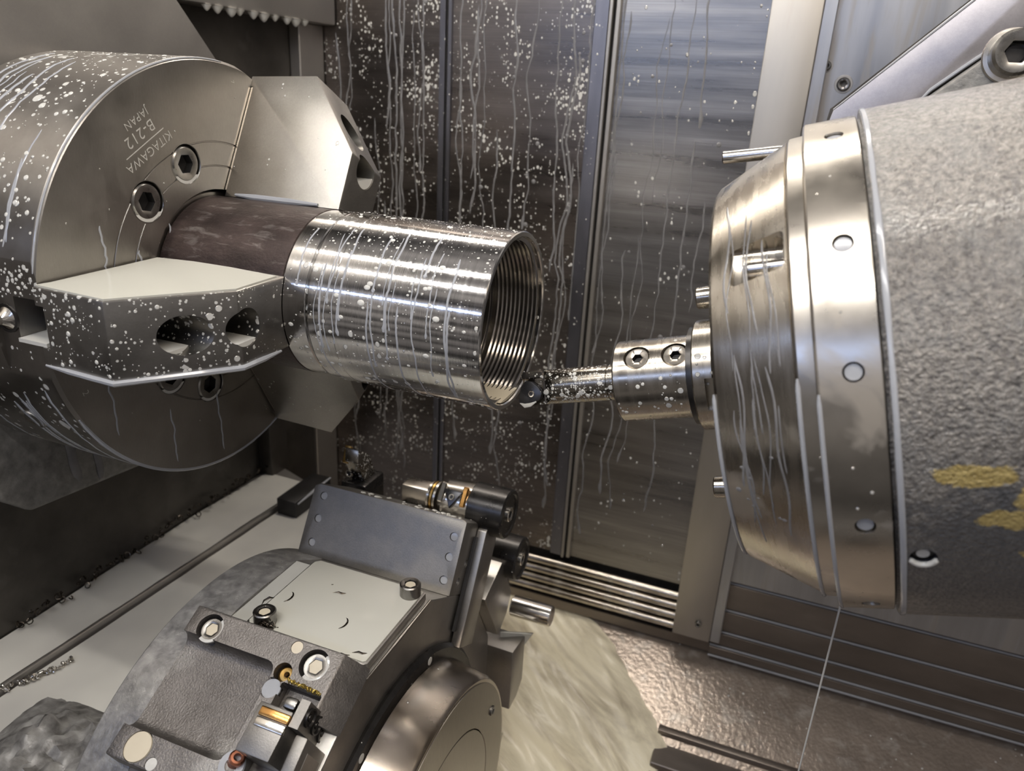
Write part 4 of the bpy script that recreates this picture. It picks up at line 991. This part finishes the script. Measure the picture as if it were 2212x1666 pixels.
t, F = far_block(-30, 'lowest dull tool block on the turret beside the foaming coolant', 120, 218, -30, 40, 24, 'turret')

# near tool block with cap screws, nozzles and clamp
S120 = stn(120)
nb = thing('tool_block', 'rough near tool block with three coolant filled bolts, bottom centre', 'tool block', (132, -165, -230))
b = prism([(76, -46, 169), (76, 52, 169), (76, 52, 181), (80, 54, 185), (188, 54, 185), (204, 46, 170), (204, -46, 169)], (0, 0, 0.0001)); b.free()
b = prism([(76, -44, 169.2), (76, -43, 185), (189, -43, 185), (203, -43, 169.2)], (0, 97, 0))
bevel(b, 1.0, 2)
tr = bevel(box((52, -25, 174.5), (150, 36, 200)), 7, 4)
lug = bevel(box((98, -50, 176), (146, -18, 200)), 5, 3)
cav = box((159, -34, 166), (210, 12, 200)); cav2 = bevel(box((159.5, 12, 173), (188, 27, 200)), 1, 1)
BL = [(93, 42.5, 9.2), (173.5, 42, 9.8), (94, -33.5, 9.2)]
cc_ = [tr, cav, cav2] + [rod((x, s, 176), (x, s, 195), r, seg=40) for x, s, r in BL] + [rod((157, 48.5, 181), (157, 48.5, 195), 4.1, seg=28), rod((156.5, 32, 174), (156.5, 32, 195), 6.0, seg=32), rod((153.5, 21.5, 178), (153.5, 21.5, 195), 6.4, seg=32), rod((108, -39, 181), (108, -39, 195), 3.8, seg=28)]
b = boolean(b, cc_)
obj('block_body', b, M['rough_block'], nb, frame=S120, angle=28)
for i, (x, s, r) in enumerate(BL):
    q_ = obj('bolt', socket_head(r - 1.4, 6.5, (r - 1.4) * .58, 4, 44, .9), M['bolt'], nb, frame=S120 @ frame_from((x, s, 176.2), (0, 0, 1)))
    obj('coolant_fill', disc(0, r - .4 if i == 2 else (r - 1.4) * .74, 32, .8), M['cream'], q_, frame=S120 @ frame_from((x - (0 if i < 2 else 1), s, 181.5 if i < 2 else 184.2), (0, 0, 1)), kind='stuff')
    obj('coolant_fill', lathe([(0, r * .6), (0, r - .1), (1.4, r - .1), (1.6, r * .8)], 32, a0=R(150), a1=R(330), closed=True), M['milk'], q_, frame=S120 @ T(x, s, 181.4) @ Matrix.Rotation(R(-90), 4, 'Y'), kind='stuff')
obj('coolant_fill', disc(0, 4.0, 28, .8), M['cream'], nb, frame=S120 @ frame_from((157, 48.5, 184.6), (0, 0, 1)), kind='stuff')
obj('coolant_fill', disc(0, 3.7, 28, .8), M['milk'], nb, frame=S120 @ frame_from((108, -39, 184.6), (0, 0, 1)), kind='stuff')
obj('coolant_fill', disc(0, 6.2, 28, .8), M['bead'], nb, frame=S120 @ frame_from((153.5, 21.5, 182.6), (0, 0, 1)), kind='stuff')
obj('brass_nozzle', lathe([(0, 1.8), (0, 5.6), (5, 5.6), (7, 4.2), (7.5, 2.6), (7.2, 1.8)], 36), M['brass'], nb, frame=S120 @ frame_from((156.5, 32, 175), (0.25, 0, 1)))
obj('copper_nozzle', lathe([(0, 2.2), (0, 4.6), (9, 4.6), (10, 3.6), (10, 2.2)], 32), M['copper'], nb, frame=S120 @ frame_from((155, -22, 181), (0.5, .3, 1)))
obj('copper_seat', lathe([(0, 4), (0, 8.2), (1.4, 7.8), (1.4, 4)], 36), M['bead'], nb, frame=S120 @ frame_from((156, -24, 184.5), (0, 0, 1)))
cl = thing('tool_clamp', 'square steel clamp with an orange tinted wedge in the near tool block', 'clamp', (172, -170, -205))
obj('clamp_body', bevel(prism([(161.5, -17.5, 166), (161.5, -17.5, 201), (161.5, 10.5, 201), (161.5, 10.5, 166)], (22.5, 0, 0)), .8, 2), M['block'], cl, frame=S120)
obj('wedge_face', bevel(box((164.5, 3, 199.5), (184.4, 8.4, 202.6)), .8, 2), M['orange'], cl, frame=S120)
obj('wedge_face', bevel(box((164.5, -2.8, 199.5), (184.4, 2.6, 202.2)), .8, 2), M['chrome'], cl, frame=S120)
obj('key', bevel(box((172, 12, 182), (181, 19, 196)), 2, 2), M['bolt'], cl, frame=S120)
ph = thing('screw_plate', 'dark plate with three ring screws in the near tool block', 'plate', (196, -165, -214))
obj('plate', box((184.8, 3, 163), (191, 19, 200.5)), M['block'], ph, frame=S120)
for (s_0, r_0) in ((12.0, 193.5), (11.5, 181.5), (10.5, 169.5)):
    obj('ring_screw', lathe([(0, 0), (0, 5.6), (1.6, 5.6), (1.6, 4.6), (.6, 4.0), (.6, 2.2), (1.3, 1.9), (1.3, 0)], 36, closed=False), M['black'], ph, frame=S120 @ T(191, s_0, r_0))
obj('cover_slab', bevel(prism([(191.2, 1, 200), (191.2, 1, 168), (191.2, -30, 168), (191.2, -30, 196)], (8, 0, 0)), 1.2, 2), M['block'], ph, frame=S120)
obj('recess', bevel(prism([(199, -5, 192), (199, -5, 172), (199, -24, 172), (199, -24, 190)], (.5, 0, 0)), .2, 1), M['turret'], ph, frame=S120)
b = B(); rnd = random.Random(2)
for i in range(26):
    x = 162 + 24 * i / 26; c = (x, 28.6 - .25 * (x - 162) * .2, 185.3)
    tube_path(curl(c, rnd.uniform(.6, 1.3), 1.5, 1.5, (1, rnd.uniform(-1, 1), rnd.uniform(-1, 1)), n=12, seed=i), .35, 5, bm=b)
tag(obj('gold_swarf', b, M['gold_scrap'], frame=S120), 'line of gold coloured swarf along the edge of the near tool block cavity', 'swarf', kind='stuff')
b = B(); rnd = random.Random(6)
for i in range(70):
    f = i / 69; c = Vector((-128 + 28 * f + rnd.uniform(-3, 3), -170 + 72 * f + rnd.uniform(-3, 3), -324.5 + rnd.uniform(0, 3)))
    tube_path(curl(c, rnd.uniform(.8, 2.2) * (1.2 - .6 * f), 1.8, rnd.uniform(1, 3), (rnd.uniform(-1, 1), rnd.uniform(-1, 1), rnd.uniform(-1, 1)), n=12, seed=i), .55, 5, bm=b)
tag(obj('swarf_string', b, M['chrome']), 'string of bright curled swarf on the milky bed cover, lower left', 'swarf', kind='stuff')
b = B()
for i in range(60):
    f = i / 59; c = Vector((-166 + rnd.uniform(-3, 6), -100 + 330 * f + rnd.uniform(-4, 4), -314 + rnd.uniform(0, 8)))
    tube_path(curl(c, rnd.uniform(1, 3.2), 1.6, rnd.uniform(1, 4), (rnd.uniform(-1, 1), rnd.uniform(-1, 1), rnd.uniform(-1, 1)), n=12, seed=i), .6, 5, bm=b)
tag(obj('swarf_string', b, M['chip']), 'dark tangled swarf along the foot of the left wall under the chuck', 'swarf', kind='stuff')

# foaming coolant pouring down the chute
b = B(); g = []
NU, NV = 60, 90
EDGE = [(384, 196), (365, 245), (341, 277), (281, 335), (224, 381), (150, 430), (60, 470)]
for j in range(NV + 1):
    row = []; v = j / NV
    y = 383 - 320 * v
    zb = -500 - (384 - y) / 804 * 300
    for (ya, xa), (yb_, xb_) in zip(EDGE[:-1], EDGE[1:]):
        if yb_ <= y <= ya: xr = xa + (xb_ - xa) * (ya - y) / (ya - yb_)
    xr += 7 * mnoise.noise(Vector((0, y * .05, 1))) + 3 * mnoise.noise(Vector((0, y * .2, 4)))
    for i in range(NU + 1):
        u = i / NU; x = 60 + (xr - 60) * u
        e = min(1, (1 - u) * 6) * min(1, .25 + v * 6)
        p, q = x * .814 - (y - 384) * .581, x * .581 + (y - 384) * .814
        h = e * (9 + 14 * mnoise.noise(Vector((p * .008, q * .03, 5))) + 5 * mnoise.noise(Vector((p * .02, q * .09, 2))) + 12 * (1 - u) * v)
        row.append(b.verts.new((x, y, zb + 1 + max(-.5, h))))
    g.append(row)
for j in range(NV):
    for i in range(NU): b.faces.new((g[j][i], g[j + 1][i], g[j + 1][i + 1], g[j][i + 1]))
tag(obj('foam_stream', b, M['foam'], angle=80), 'pale foaming coolant pouring down the chute right of the turret', 'coolant foam', kind='stuff')
t = thing('chute_lip', 'dark stepped lip across the wet chute at the bottom edge of the view', 'lip', (600, 240, -560))
obj('lip_edge', bevel(box((352, 256, -555), (900, 266, -541)), 1.5, 2), M['lattice'], t)
for k in range(3):
    obj('step', bevel(box((352, 216 - 22 * k, -572 - 8 * k), (900, 255 - 22 * k, -551 - 8 * k)), 1, 1), M['lattice'], t)
